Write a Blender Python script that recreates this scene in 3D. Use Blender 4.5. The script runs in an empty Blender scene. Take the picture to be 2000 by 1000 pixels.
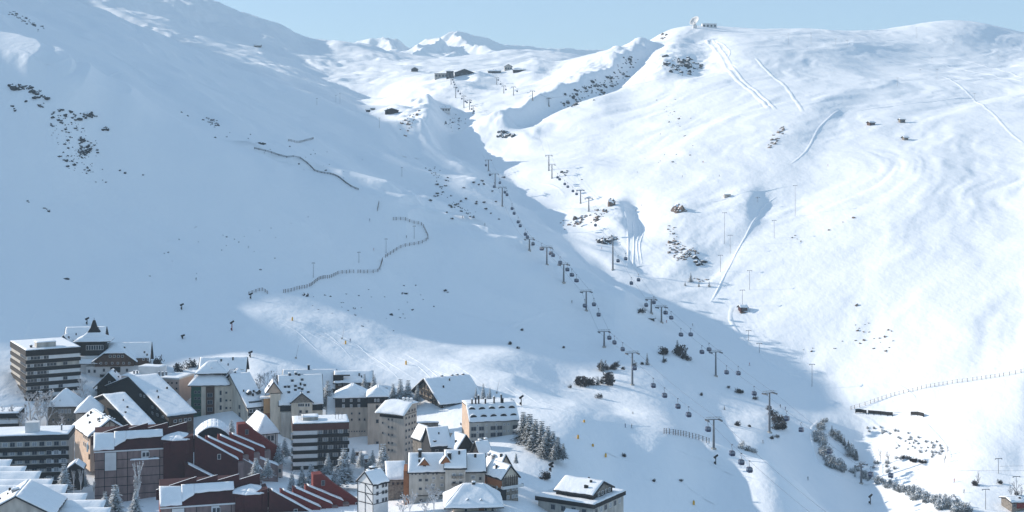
import bpy, bmesh, math, random
import numpy as np
from mathutils import Vector, Matrix
random.seed(7)
R = math.radians
# ------------------------------------------------------------------ camera, sky, sun, exposure
scene = bpy.context.scene
col = scene.collection
cam_data = bpy.data.cameras.new('camera')
cam = bpy.data.objects.new('camera', cam_data); col.objects.link(cam)
cam.location = (0, 0, 0); cam.rotation_euler = (R(90), 0, 0)
cam_data.sensor_width = 36; cam_data.lens = 36 * 2750 / 2000
cam_data.shift_y = -0.1
cam_data.clip_start = 1; cam_data.clip_end = 60000
scene.camera = cam
SUN_EL = 20.0
world = bpy.data.worlds.new('World'); scene.world = world; world.use_nodes = True
wn = world.node_tree; wn.nodes.clear()
sky = wn.nodes.new('ShaderNodeTexSky'); sky.sky_type = 'NISHITA'; sky.sun_disc = False
sky.sun_elevation = R(SUN_EL); sky.sun_rotation = R(-66)
sky.altitude = 2200; sky.air_density = 1.0; sky.dust_density = 0.6; sky.ozone_density = 1.6
bg = wn.nodes.new('ShaderNodeBackground'); bg.inputs['Strength'].default_value = 0.13
wo = wn.nodes.new('ShaderNodeOutputWorld')
mixs = wn.nodes.new('ShaderNodeMix'); mixs.data_type = 'RGBA'; mixs.inputs[0].default_value = 0.68
mixs.inputs[7].default_value = (1.10, 1.66, 2.25, 1)      # flat blue mixed into the physical sky to even out its light
wn.links.new(sky.outputs[0], mixs.inputs[6]); wn.links.new(mixs.outputs[2], bg.inputs[0]); wn.links.new(bg.outputs[0], wo.inputs[0])
sd = bpy.data.lights.new('sun', 'SUN'); sd.energy = 3.8; sd.angle = R(0.6); sd.color = (1.0, 0.91, 0.80)
sun = bpy.data.objects.new('sun', sd); col.objects.link(sun)
sun.rotation_euler = Vector((math.cos(R(24)) * math.cos(R(SUN_EL)), -math.sin(R(24)) * math.cos(R(SUN_EL)), -math.sin(R(SUN_EL)))).to_track_quat('-Z', 'Y').to_euler()
sun.location = (-500, 500, 900)
vs = scene.view_settings; vs.view_transform = 'Standard'; vs.look = 'None'; vs.gamma = 1.0; vs.exposure = 1.08
HAZE = 0.9e-4
vs.use_curve_mapping = False
scene.cycles.max_bounces = 5; scene.cycles.diffuse_bounces = 3; scene.cycles.volume_bounces = 0
# ------------------------------------------------------------------ terrain heights
import numpy as np, math
F=2750.0; CX=1000.0; HY=300.0
AZ=math.radians(24.0); TT=math.tan(AZ); TAN=math.tan(math.radians(20.0))/math.cos(AZ)
COLS={
-500:[(1000,400),(900,450),(800,510),(700,580),(520,720),(330,900),(120,1150),(-80,1500),(-180,1900),(-210,2300),(-230,2700),(-280,3300),(-300,3900)],
-200:[(1000,420),(900,470),(800,530),(740,600),(570,720),(400,890),(230,1120),(60,1450),(-50,1800),(-80,2200),(-100,2600),(-190,3300),(-200,3900)],
0:[(1060,410),(985,480),(900,525),(830,565),(770,600),(690,650),(600,700),(450,830),(300,1000),(150,1300),(30,1700),(10,2000),(-5,2500),(-60,2900),(-125,3300),(-110,3900)],
200:[(1060,430),(1000,490),(850,580),(760,635),(650,690),(500,820),(350,1020),(200,1350),(100,1700),(52,2000),(54,2200),(40,2450),(0,2800),(-70,3300),(-50,3900)],
400:[(1040,430),(970,500),(880,560),(760,632),(560,770),(400,980),(250,1350),(150,1750),(92,2200),(92,2400),(78,2600),(45,2900),(2,3300),(30,3900)],
600:[(1030,430),(930,540),(830,610),(760,635),(560,810),(450,1000),(330,1350),(230,1780),(170,2100),(142,2300),(138,2500),(108,2900),(84,3200),(110,3900)],
800:[(1030,430),(900,560),(775,635),(716,668),(682,708),(632,785),(540,920),(450,1100),(390,1280),(330,1440),(280,1600),(225,1800),(212,1900),(180,2100),(150,2400),(125,2800),(115,3100),(140,3900)],
1000:[(1040,420),(900,530),(840,570),(770,632),(733,655),(728,690),(660,770),(580,880),(500,1040),(430,1200),(350,1380),(300,1500),(260,1620),(220,1750),(180,1950),(137,2350),(110,2900),(100,3050),(130,3900)],
1200:[(1150,440),(1000,515),(940,548),(880,578),(818,612),(803,655),(745,720),(640,840),(560,940),(520,980),(450,1080),(380,1200),(300,1400),(230,1600),(170,1830),(120,2060),(97,2250),(125,2700),(160,3900)],
1400:[(1190,480),(1080,535),(1000,560),(925,592),(874,612),(872,650),(825,705),(745,775),(680,830),(620,890),(550,950),(450,1050),(380,1150),(280,1330),(180,1620),(100,1980),(56,2300),(95,2900),(160,3900)],
1600:[(1140,500),(1050,550),(985,592),(990,625),(945,660),(870,705),(800,750),(757,775),(655,840),(545,920),(430,1040),(330,1190),(210,1450),(150,1720),(90,2080),(56,2400),(95,2900),(160,3900)],
1800:[(1160,500),(1080,550),(1000,605),(905,660),(825,700),(765,730),(678,790),(540,890),(360,1090),(255,1310),(160,1650),(100,2200),(45,2600),(90,3200),(150,3900)],
2000:[(1140,500),(1060,550),(990,600),(905,645),(805,680),(730,712),(622,790),(475,910),(345,1080),(205,1430),(130,2000),(90,2400),(65,2800),(100,3400),(150,3900)],
2200:[(1120,500),(1040,550),(960,600),(860,650),(770,690),(690,720),(550,790),(400,920),(270,1150),(150,1550),(90,2000),(60,2400),(40,2800),(80,3400),(140,3900)],
2500:[(1080,500),(1000,550),(900,600),(800,650),(700,690),(610,720),(470,790),(320,920),(180,1150),(70,1550),(30,2000),(10,2400),(0,2800),(60,3400),(120,3900)],
}
EXTRA=[ # px,py,y
(1100,872,555),(1100,960,508),(1050,880,545),(1500,900,608),(1500,912,640),(1500,870,680),(1560,940,600),(1560,955,630),(1560,920,670),(1300,858,600),(1130,792,622),
(500,610,716),(600,630,716),(720,652,718),(500,655,687),(600,674,687),(720,695,687),(500,592,745),(600,606,745),(720,628,750),(500,697,659),(600,712,659),(720,728,659),(500,736,634),(600,748,634),(900,714,672),(900,698,712),(900,640,790),(1100,778,650),(1100,745,710),
(760,205,1800),(880,300,1550),(700,240,1900),(900,330,1500),(950,405,1300),(700,200,2080),(700,195,2250),(650,170,2150),(500,118,2280),(500,112,2450),(300,72,2150),(300,70,2350),
(500,36,3300),(560,60,3250),(590,80,3200),
(1100,104,3000),(930,112,3000),(1300,62,2350),(1357,52,2320),(1250,90,2280),(1500,58,2350),(1700,62,2450),(1850,42,2600),(1920,46,2650),
(1240,110,2150),(1180,190,1700),(700,90,3200),(650,82,3200),
]
def tps_fit(P,v,lam=1e-3):
    d=np.linalg.norm(P[:,None]-P[None],axis=2); K=np.where(d>0,d*d*np.log(d+1e-12),0)+lam*np.eye(len(P))
    Q=np.hstack([np.ones((len(P),1)),P]); n=len(P)
    A=np.zeros((n+3,n+3)); A[:n,:n]=K; A[:n,n:]=Q; A[n:,:n]=Q.T
    return np.linalg.solve(A,np.r_[v,np.zeros(3)])
def tps_eval(P,w,X):
    out=np.zeros(len(X)); n=len(P)
    for i in range(0,len(X),20000):
        x=X[i:i+20000]; d2=((x[:,None]-P[None])**2).sum(2)
        out[i:i+20000]=(0.5*d2*np.log(d2+1e-12))@w[:n]+w[n]+x@w[n+1:]
    return out
KY=9.0
def build(NU,NV,pxmin=-1000,pxmax=2350,ymin=380,ymax=3900):
    pts=[(px,py,y) for px,l in COLS.items() for py,y in l]+EXTRA
    P=np.array([(p[0]/100,KY*math.log(p[2])) for p in pts]); v=np.array([p[1] for p in pts],float)
    w=tps_fit(P,v,0.05)
    # coarse eval then bicubic-ish (bilinear on coarse dense grid)
    pxs=np.linspace(pxmin,pxmax,NU); lys=np.linspace(math.log(ymin),math.log(ymax),NV)
    cu=np.linspace(pxmin,pxmax,170); cv=np.linspace(lys[0],lys[-1],170)
    CU,CV=np.meshgrid(cu,cv,indexing='ij')
    C=tps_eval(P,w,np.c_[CU.ravel()/100,KY*CV.ravel()]).reshape(170,170)
    R=resample(C,cu,cv,pxs,lys)
    return pxs,np.exp(lys),R
def _cub(n_src,src,dst):
    t=(dst-src[0])/(src[1]-src[0]); i=np.clip(np.floor(t).astype(int),0,n_src-2); f=t-i
    M=np.zeros((len(dst),n_src)); r=np.arange(len(dst))
    for k,wt in ((-1,-.5*f**3+f*f-.5*f),(0,1.5*f**3-2.5*f*f+1),(1,-1.5*f**3+2*f*f+.5*f),(2,.5*f**3-.5*f*f)):
        j=np.clip(i+k,0,n_src-1); np.add.at(M,(r,j),wt)
    return M
def resample(C,cu,cv,U,V): return _cub(len(cu),cu,U)@C@_cub(len(cv),cv,V).T

def hitgrid(px,py,pxs,ys,row):
    k=min(max(np.interp(px,pxs,np.arange(len(pxs))),0),len(pxs)-1.001); a=int(k); r=row[a]*(1-(k-a))+row[a+1]*(k-a)
    j=np.argmax(r<=py)
    if j==0: return None
    f=(r[j-1]-py)/(r[j-1]-r[j]+1e-9); y=ys[j-1]+f*(ys[j]-ys[j-1])
    return ((px-CX)/F*y,y,(HY-py)/F*y)
B=[(1590,800),(1540,745),(1400,655),(1280,590),(1190,540),(1130,480),(1050,425),(1020,375),(950,320),(860,280),(780,250),(700,205)]
B2=[(480,603),(560,652),(640,700),(720,740)]
def sm(t): t=np.clip(t,0,1); return t*t*(3-2*t)
def grid_xy(pxs,ys):
    X=((pxs-CX)/F)[:,None]*ys[None]; return X,ys[None]+X*TT
def occluder(pxs,ys,Z):
    # unseen ridge added beyond the left edge, crest shaped for the shade it throws (sun rays run along y+x*TT = const)
    row=HY-F*Z/ys[None]
    def q(pts): return sorted([(p[1]+TT*p[0],p[2]+TAN*p[0]) for p in (hitgrid(px,py,pxs,ys,row) for px,py in pts) if p])
    n=q(B2); f=q(B); n=[p for i,p in enumerate(n) if i==0 or p[0]>n[i-1][0]+.5]
    k0=n[-1][0]
    k=[(300,-330),(505,-230),(530,-196),(560,-180),(603,-157),(n[0][0]-8,n[0][1]-3)]+n+[(k0+12,n[-1][1]+2),(k0+55,n[-1][1]+10),(765,-101)]+[p for p in f if p[0]>800]
    k+=[(k[-1][0]+90,k[-1][1]-60),(2900,-300),(3300,0),(3900,0)]
    X,YP=grid_xy(pxs,ys); gb=np.interp(YP,[a for a,b in k],[b for a,b in k])
    t=sm((-40-pxs)/560)
    Zr=gb-TAN*X
    Z2=Z+t[:,None]*np.maximum(Zr-Z,0)
    return np.minimum(Z2,np.where((pxs<-300)[:,None],Zr,1e9)),gb
RIDGES=[ # pts, h, wl, wr, dip
([(828,285),(835,250),(832,214)],20,55,32,10),
([(975,250),(1060,215),(1110,190),(1180,150),(1245,108)],17,85,28,8),
([(1295,150),(1300,90)],12,60,45,8),
([(1216,438),(1205,400)],5.5,70,20,4),
([(1452,415),(1460,390)],4.2,60,24,2),
([(1330,520),(1320,420)],4,50,45,0),
([(905,175),(935,150)],8,80,60,6),
([(1035,150),(1040,130)],8,60,30,5),
([(1715,975),(1700,900),(1690,835)],-9,62,130,0),
([(1240,612),(1190,590),(1130,560),(1010,498),(930,470),(840,448),(800,420),(740,388),(690,362),(600,325),(500,288)],5.2,45,70,0),
([(935,392),(910,345),(875,312)],8,48,34,0),
([(1560,420),(1640,220),(1768,160),(1700,118)],-3.5,60,80,0),
]
PATCH=[(690,360,760,395,7,9),(760,395,830,424,7,9),(835,448,930,470,6,9),(930,470,1010,498,6,9),(1085,550,1200,594,4,7), # shapes of light in the shaded slope: polygon-ish capsules (px0,py0,px1,py1,halfwidth)
(0,112,110,160,13,20),(110,160,235,203,6,12),(250,30,330,52,7,12),


]
def bridge(pxs,ys,Z,gb):
    row=HY-F*Z/ys[None]; X=((pxs-CX)/F)[:,None]*ys[None]; L=np.log(ys)
    for pts,h,wl,wr,dip in RIDGES:
        q=sorted([(hitgrid(a,b,pxs,ys,row)[1],a) for a,b in pts])
        c=np.interp(ys,[a for a,b in q],[b for a,b in q])
        y0,y1=q[0][0],q[-1][0]; e=0.03
        w=np.exp(-np.maximum(0,(np.log(y0)-L)/e)**2)*np.exp(-np.maximum(0,(L-np.log(y1))/e)**2)
        d=pxs[:,None]-c[None]
        f=np.where(d<0,np.exp(-(d/wl)**2),np.exp(-(d/wr)**2))*h-dip*np.exp(-((d-1.7*wr)/(1.1*wr))**2)
        f=f*(1+0.22*fbm(X/25,ys[None]/40+0*X,4,11)) if h>0 else f
        Z=Z+f*w[None]
    return Z
def compress(pxs,ys,Z,gb):
    X=((pxs-CX)/F)[:,None]*ys[None]; G=Z+TAN*X
    g=gb-G
    ng=np.where(g>3,3+(g-3)*0.1,g)
    w=sm((ys-735)/260)*sm((2050-ys)/300)
    wx=np.ones_like(pxs)
    return Z+np.where(g>3,(g-ng),0)*w[None]*wx[:,None]

def patches(pxs,ys,Z,noise,gb):
    row=HY-F*Z/ys[None]; X=((pxs-CX)/F)[:,None]*ys[None]; L=np.log(ys)
    for a,b,c,d,hw,*cap in PATCH:
        G=Z+TAN*X; cm=gb
        q=[hitgrid(a+(c-a)*t,b+(d-b)*t,pxs,ys,row) for t in np.linspace(0,1,7)]
        Lc=np.interp(pxs,np.linspace(a,c,7),[math.log(h[1]) for h in q]); sL=cap[1] if len(cap)>1 else .034+.003*hw
        e=(45+hw)*(2.2 if len(cap)>1 else 1); P=np.exp(-((L[None]-Lc[:,None])/sL)**2-(np.clip(a-pxs,0,None)/e)[:,None]**2-(np.clip(pxs-c,0,None)/e)[:,None]**2)
        P=np.clip(P*1.25+noise*.12*P,0,1)
        Gt=cm+0.4+0.22*np.clip(pxs-a+hw,0,c-a+hw)[:,None]*ys[None]/F
        Z=Z+P*np.clip(Gt-G,0,cap[0] if cap else 9)
    return Z
def full(NU,NV):
    nout=70
    pxs=np.r_[np.linspace(-1000,-20,nout,endpoint=False),np.linspace(-20,2020,NU-nout-30,endpoint=False),np.linspace(2020,2350,30)]
    ys=np.exp(np.linspace(math.log(380),math.log(3900),NV))
    P_=[(px,py,y) for px,l in COLS.items() for py,y in l]+EXTRA
    P=np.array([(p[0]/100,KY*math.log(p[2])) for p in P_]); v=np.array([p[1] for p in P_],float)
    w=tps_fit(P,v,0.05); cu=np.linspace(-1000,2350,190); cv=np.linspace(math.log(380),math.log(3900),170)
    CU,CV=np.meshgrid(cu,cv,indexing='ij'); C=tps_eval(P,w,np.c_[CU.ravel()/100,KY*CV.ravel()]).reshape(190,170)
    R=resample(C,cu,cv,pxs,np.log(ys))
    Z=(HY-R)*ys[None]/F
    _,gb=occluder(pxs,ys,Z)
    Z=compress(pxs,ys,Z,gb)
    Z=bridge(pxs,ys,Z,gb)
    X=((pxs-CX)/F)[:,None]*ys[None]; Y=ys[None]+0*X
    # relief
    far=np.maximum(sm((Y-1900)/500)*sm((900-pxs[:,None])/150),.75*sm((Y-1550)/250)*sm((1190-pxs[:,None])/160)*sm((pxs[:,None]-740)/60))
    Z=Z+fbm(X/120,Y/120,4,1)*(1.2+5.5*far)*sm((Y-560)/200)+fbm(X/35,Y/60,3,7)*0.5*sm((Y-560)/200)
    a1=X*.8+Y*.6; l1=X*.6-Y*.8; a2=X*.85-Y*.5; l2=X*.5+Y*.85
    lw=sm((1500-pxs[:,None]-(Y-700)*.25)/300)
    Z=Z+fbm(a1/92+fbm(X/150,Y/150,2,51)*.5,l1/330,4,52)*8*lw*sm((Y-700)/150)
    Z=Z+fbm(a2/70+fbm(X/130,Y/130,2,61)*.6,l2/260,4,62)*2.2*(1-lw)*sm((Y-640)/120)
    Z=Z+fbm(a1/28,l1/90,3,71)*.7*sm((740-Y)/60)*sm((Y-560)/60)
    Z,gb=occluder(pxs,ys,Z)
    Z=patches(pxs,ys,Z,fbm(X/30,Y/70,3,5),gb)
    return pxs,ys,Z
def vnoise(x,y,seed):
    xi=np.floor(x).astype(np.int64); yi=np.floor(y).astype(np.int64); fx=x-xi; fy=y-yi
    fx=fx*fx*fx*(fx*(fx*6-15)+10); fy=fy*fy*fy*(fy*(fy*6-15)+10)
    def h(a,b):
        n=(a*374761393+b*668265263+seed*982451653)&0xffffffff
        n=((n^(n>>13))*1274126177)&0xffffffff
        return ((n^(n>>16))&0xffff)/32767.5-1
    return (h(xi,yi)*(1-fx)+h(xi+1,yi)*fx)*(1-fy)+(h(xi,yi+1)*(1-fx)+h(xi+1,yi+1)*fx)*fy
def fbm(x,y,o,seed):
    r=0;a=1
    for i in range(o): r=r+a*vnoise(x+i*17.3,y-i*9.1,seed+i); x=x*2.03; y=y*2.03; a*=.5
    return r
# ------------------------------------------------------------------ materials
MATS = {}
def mat(name, rgb, rough=.8, var=.08, scale=.6, bump=0.0, bscale=3.0, metal=0.0, rgb2=None, stretch=(1,1,1), obj=True, sss=0):
    if name in MATS: return MATS[name]
    m = bpy.data.materials.new(name); m.use_nodes = True; nt = m.node_tree; N = nt.nodes; L = nt.links
    b = N['Principled BSDF']; b.inputs['Roughness'].default_value = rough; b.inputs['Metallic'].default_value = metal
    if 'Specular IOR Level' in b.inputs: b.inputs['Specular IOR Level'].default_value = 0.3
    tc = N.new('ShaderNodeTexCoord'); mp = N.new('ShaderNodeMapping'); mp.inputs['Scale'].default_value = stretch
    L.new(tc.outputs['Object'] if obj else tc.outputs['Generated'], mp.inputs[0])
    n = N.new('ShaderNodeTexNoise'); n.inputs['Scale'].default_value = scale; n.inputs['Detail'].default_value = 5
    L.new(mp.outputs[0], n.inputs[0])
    mx = N.new('ShaderNodeMix'); mx.data_type = 'RGBA'
    c2 = rgb2 or tuple(max(0, c * (1 - 2.2 * var)) for c in rgb)
    mx.inputs[6].default_value = (*rgb, 1); mx.inputs[7].default_value = (*c2, 1)
    rp = N.new('ShaderNodeMapRange'); rp.inputs[1].default_value = .35; rp.inputs[2].default_value = .68
    L.new(n.outputs[0], rp.inputs[0]); L.new(rp.outputs[0], mx.inputs[0]); L.new(mx.outputs[2], b.inputs['Base Color'])
    if bump:
        n2 = N.new('ShaderNodeTexNoise'); n2.inputs['Scale'].default_value = bscale; n2.inputs['Detail'].default_value = 6
        L.new(mp.outputs[0], n2.inputs[0])
        bp = N.new('ShaderNodeBump'); bp.inputs['Strength'].default_value = 1; bp.inputs['Distance'].default_value = bump
        L.new(n2.outputs[0], bp.inputs['Height']); L.new(bp.outputs[0], b.inputs['Normal'])
    MATS[name] = m
    return m
SNOW = (.86, .88, .91)
def snow_ground():
    m = mat('ground_snow', SNOW, .65, .0)
    nt = m.node_tree; N = nt.nodes; L = nt.links; b = N['Principled BSDF']
    tc = [n for n in N if n.type == 'TEX_COORD'][0]
    def nz(sc, st, det=6, rot=0):
        mp = N.new('ShaderNodeMapping'); mp.inputs['Scale'].default_value = st; mp.inputs['Rotation'].default_value = (0, 0, rot)
        n = N.new('ShaderNodeTexNoise'); n.inputs['Scale'].default_value = sc; n.inputs['Detail'].default_value = det
        L.new(tc.outputs['Object'], mp.inputs[0]); L.new(mp.outputs[0], n.inputs[0]); return n
    a = nz(.02, (1, .35, 1), 8, .5); c = nz(.22, (1, .6, 1), 5, -.4)
    ad = N.new('ShaderNodeMath'); ad.operation = 'MULTIPLY'; ad.inputs[1].default_value = 2.2; L.new(a.outputs[0], ad.inputs[0])
    c2 = N.new('ShaderNodeMath'); c2.operation = 'MULTIPLY'; c2.inputs[1].default_value = .6; L.new(c.outputs[0], c2.inputs[0])
    s = N.new('ShaderNodeMath'); L.new(ad.outputs[0], s.inputs[0]); L.new(c2.outputs[0], s.inputs[1])
    bp = N.new('ShaderNodeBump'); bp.inputs['Strength'].default_value = 1; bp.inputs['Distance'].default_value = .7
    L.new(s.outputs[0], bp.inputs['Height']); L.new(bp.outputs[0], b.inputs['Normal'])
    return m
M_SNOWG = snow_ground()
M_SNOW = mat('roof_snow', SNOW, .6, .02, .5, bump=.12, bscale=.9)
# ------------------------------------------------------------------ ground sheet
PXS, YS, ZZ = full(1080, 820)
ROW = HY - F * ZZ / YS[None]
def make_ground():
    nu, nv = ZZ.shape
    Xg = ((PXS - CX) / F)[:, None] * YS[None]
    co = np.stack([Xg, np.broadcast_to(YS[None], Xg.shape), ZZ], -1).reshape(-1, 3).astype(np.float32)
    idx = np.arange(nu * nv).reshape(nu, nv)
    q = np.stack([idx[:-1, :-1], idx[1:, :-1], idx[1:, 1:], idx[:-1, 1:]], -1).reshape(-1, 4)
    me = bpy.data.meshes.new('ground'); n = len(q)
    me.vertices.add(len(co)); me.vertices.foreach_set('co', co.ravel())
    me.loops.add(n * 4); me.loops.foreach_set('vertex_index', q.ravel().astype(np.int32))
    me.polygons.add(n); me.polygons.foreach_set('loop_start', np.arange(0, n * 4, 4, dtype=np.int32))
    me.polygons.foreach_set('use_smooth', np.ones(n, bool))
    me.update(calc_edges=True); me.materials.append(M_SNOWG)
    o = bpy.data.objects.new('ground', me); col.objects.link(o); o['kind'] = 'structure'
make_ground()
def at(px, py):
    h = hitgrid(px, py, PXS, YS, ROW)
    return Vector(h) if h else None
def air(px, py, y): return Vector(((px - CX) / F * y, y, (HY - py) / F * y))
def zat(x, y):
    px = CX + F * x / y
    k = min(max(float(np.interp(px, PXS, np.arange(len(PXS)))), 0), len(PXS) - 1.001); a = int(k)
    j = min(max(float(np.interp(y, YS, np.arange(len(YS)))), 0), len(YS) - 1.001); b = int(j)
    fa, fb = k - a, j - b
    return float((ZZ[a, b]*(1-fa)+ZZ[a+1, b]*fa)*(1-fb) + (ZZ[a, b+1]*(1-fa)+ZZ[a+1, b+1]*fa)*fb)
# ------------------------------------------------------------------ builders
class G:
    def __init__(s): s.v = []; s.f = []; s.m = []
    def face(s, pts, m=0):
        i = len(s.v); s.v += [tuple(p) for p in pts]; s.f.append(tuple(range(i, i + len(pts)))); s.m.append(m)
    def box(s, x0, x1, y0, y1, z0, z1, m=0):
        i = len(s.v); s.v += [(x0,y0,z0),(x1,y0,z0),(x1,y1,z0),(x0,y1,z0),(x0,y0,z1),(x1,y0,z1),(x1,y1,z1),(x0,y1,z1)]
        for q in ((0,3,2,1),(4,5,6,7),(0,1,5,4),(1,2,6,5),(2,3,7,6),(3,0,4,7)): s.f.append(tuple(i + k for k in q)); s.m.append(m)
        return s
    def prism(s, pts, d, m=0):      # polygon pts (3d) extruded by vector d
        n = len(pts); i = len(s.v); s.v += [tuple(p) for p in pts] + [tuple(Vector(p) + Vector(d)) for p in pts]
        s.f.append(tuple(i + k for k in range(n))[::-1]); s.m.append(m); s.f.append(tuple(i + n + k for k in range(n))); s.m.append(m)
        for k in range(n): s.f.append((i + k, i + (k + 1) % n, i + n + (k + 1) % n, i + n + k)); s.m.append(m)
        return s
    def tube(s, a, b, r, n=6, m=0, r2=None):
        a = Vector(a); b = Vector(b); r2 = r if r2 is None else r2; d = (b - a).normalized()
        u = d.orthogonal().normalized(); w = d.cross(u); i = len(s.v)
        for p, rr in ((a, r), (b, r2)):
            for k in range(n): t = 2 * math.pi * k / n; s.v.append(tuple(p + u * math.cos(t) * rr + w * math.sin(t) * rr))
        for k in range(n): s.f.append((i + k, i + (k + 1) % n, i + n + (k + 1) % n, i + n + k)); s.m.append(m)
        s.f.append(tuple(i + k for k in range(n))[::-1]); s.m.append(m); s.f.append(tuple(i + n + k for k in range(n))); s.m.append(m)
        return s
    def build(s, name, mats, parent=None, smooth=False, loc=None, rot=0):
        me = bpy.data.meshes.new(name); me.from_pydata(s.v, [], s.f)
        for m in (mats if isinstance(mats, (list, tuple)) else [mats]): me.materials.append(m)
        me.polygons.foreach_set('material_index', s.m)
        bm = bmesh.new(); bm.from_mesh(me); bmesh.ops.remove_doubles(bm, verts=bm.verts, dist=1e-4) if smooth else None
        bmesh.ops.recalc_face_normals(bm, faces=bm.faces); bm.to_mesh(me); bm.free()
        if smooth: me.polygons.foreach_set('use_smooth', [True] * len(me.polygons))
        me.update()
        o = bpy.data.objects.new(name, me); col.objects.link(o); o.parent = parent
        if loc is not None: o.location = loc
        o.rotation_euler.z = rot
        return o
def inst(me, name, parent=None, loc=(0,0,0), rz=0, sc=None):
    o = bpy.data.objects.new(name, me); col.objects.link(o); o.parent = parent; o.location = loc; o.rotation_euler.z = rz
    if sc: o.scale = sc
    return o
def tag(o, label, cat, group=None):
    o['label'] = label; o['category'] = cat
    if group: o['group'] = group
    return o
def thing(name, label, cat, loc, rz=0, group=None):
    o = bpy.data.objects.new(name, None); col.objects.link(o); o.location = loc; o.rotation_euler = (0, 0, rz); o.empty_display_size = .5
    return tag(o, label, cat, group)
def snow_sheet(g, A, B, C, D, t=.45, over=.15, m=0, seed=0, step=1.6):
    # soft blanket of snow on the quad A-B-C-D (A,B eave, D,C ridge), rounded at its rim
    A, B, C, D = map(Vector, (A, B, C, D)); rnd = random.Random(seed + int(abs(A.x * 7 + A.z * 3)))
    cx = (A + B + C + D) / 4
    A, B, C, D = [p + (p - cx).normalized() * over for p in (A, B, C, D)]
    nrm = (B - A).cross(D - A); nrm = nrm if nrm.length > 1e-6 else (B - A).cross(C - A); nrm.normalize(); nrm = nrm if nrm.z > 0 else -nrm
    nx = max(3, min(26, int(max((B - A).length, (C - D).length) / step))); ny = max(3, min(18, int(max((D - A).length, (C - B).length) / step)))
    us = [0, .35 / nx] + [k / nx for k in range(1, nx)] + [1 - .35 / nx, 1]; vs_ = [0, .35 / ny] + [k / ny for k in range(1, ny)] + [1 - .35 / ny, 1]
    ph = rnd.random() * 50; i = len(g.v); W = len(us)
    up = Vector((0, 0, 1))
    for v in vs_:
        for u in us:
            p = A.lerp(B, u).lerp(D.lerp(C, u), v); e = (0 < u < 1) and (0 < v < 1)
            h = t * (.82 + .25 * math.sin(p.x * .9 + ph) * math.sin(p.y * .8 + ph * 2) + .12 * rnd.random()) if e else t * .45
            if v == 0: p = p - (C - B).normalized() * (0.32 * rnd.random() - .1)
            g.v.append(tuple(p + nrm * .02 + up * h))
    for a in range(len(vs_) - 1):
        for b in range(W - 1): g.f.append((i + a * W + b, i + a * W + b + 1, i + (a + 1) * W + b + 1, i + (a + 1) * W + b)); g.m.append(m)
    # skirt
    rim = [(0, b) for b in range(W)] + [(a, W - 1) for a in range(1, len(vs_))] + [(len(vs_) - 1, b) for b in range(W - 2, -1, -1)] + [(a, 0) for a in range(len(vs_) - 2, 0, -1)]
    j = len(g.v)
    for a, b in rim:
        q = Vector(g.v[i + a * W + b]); g.v.append(tuple(q - up * (t * .45 - .01)))
    n = len(rim)
    for k in range(n):
        a, b = rim[k]; c, d = rim[(k + 1) % n]
        g.f.append((i + a * W + b, i + c * W + d, j + (k + 1) % n, j + k)); g.m.append(m)
WIN = {}
M_GLASS = mat('window_glass', (.035, .045, .06), .25, .1)
M_GLASSB = mat('window_glass_bright', (.28, .30, .33), .3, .1)
M_DARK = mat('dark_timber', (.016, .013, .013), .8, .2, 1.5)
M_WHITE = mat('white_plaster', (.66, .66, .66), .85, .05)
M_METAL = mat('galvanised_steel', (.25, .26, .28), .5, .1, metal=.6)
M_BROWN = mat('brown_timber', (.10, .055, .035), .8, .2, 1.2)
def win_mesh(w, h, st):
    k = (round(w, 1), round(h, 1), st)
    if k in WIN: return WIN[k]
    w, h = max(k[0], .4), max(k[1], .4); g = G(); f = .09 + .03 * w
    gm = {'d': M_GLASS, 'w': M_GLASS, 'b': M_GLASSB, 'o': M_GLASS, 'k': M_DARK}[st]
    fm = {'d': M_METAL, 'w': M_WHITE, 'b': M_WHITE, 'o': M_BROWN, 'k': M_DARK}[st]
    g.box(-w/2, w/2, -.03, .25, -h/2, h/2, 0)
    for x0, x1, z0, z1 in ((-w/2-f, -w/2, -h/2-f, h/2+f), (w/2, w/2+f, -h/2-f, h/2+f), (-w/2, w/2, h/2, h/2+f), (-w/2, w/2, -h/2-f, -h/2)): g.box(x0, x1, -.12, .2, z0, z1, 1)
    if w > 1.3:
        n = int(w / 1.2)
        for q in range(1, n + 1): x = -w/2 + w * q / (n + 1); g.box(x - .05, x + .05, -.08, .1, -h/2, h/2, 1)
    me = bpy.data.meshes.new('window'); me.from_pydata(g.v, [], g.f); me.materials.append(gm); me.materials.append(fm)
    me.polygons.foreach_set('material_index', g.m); me.update(); WIN[k] = me; return me
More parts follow.
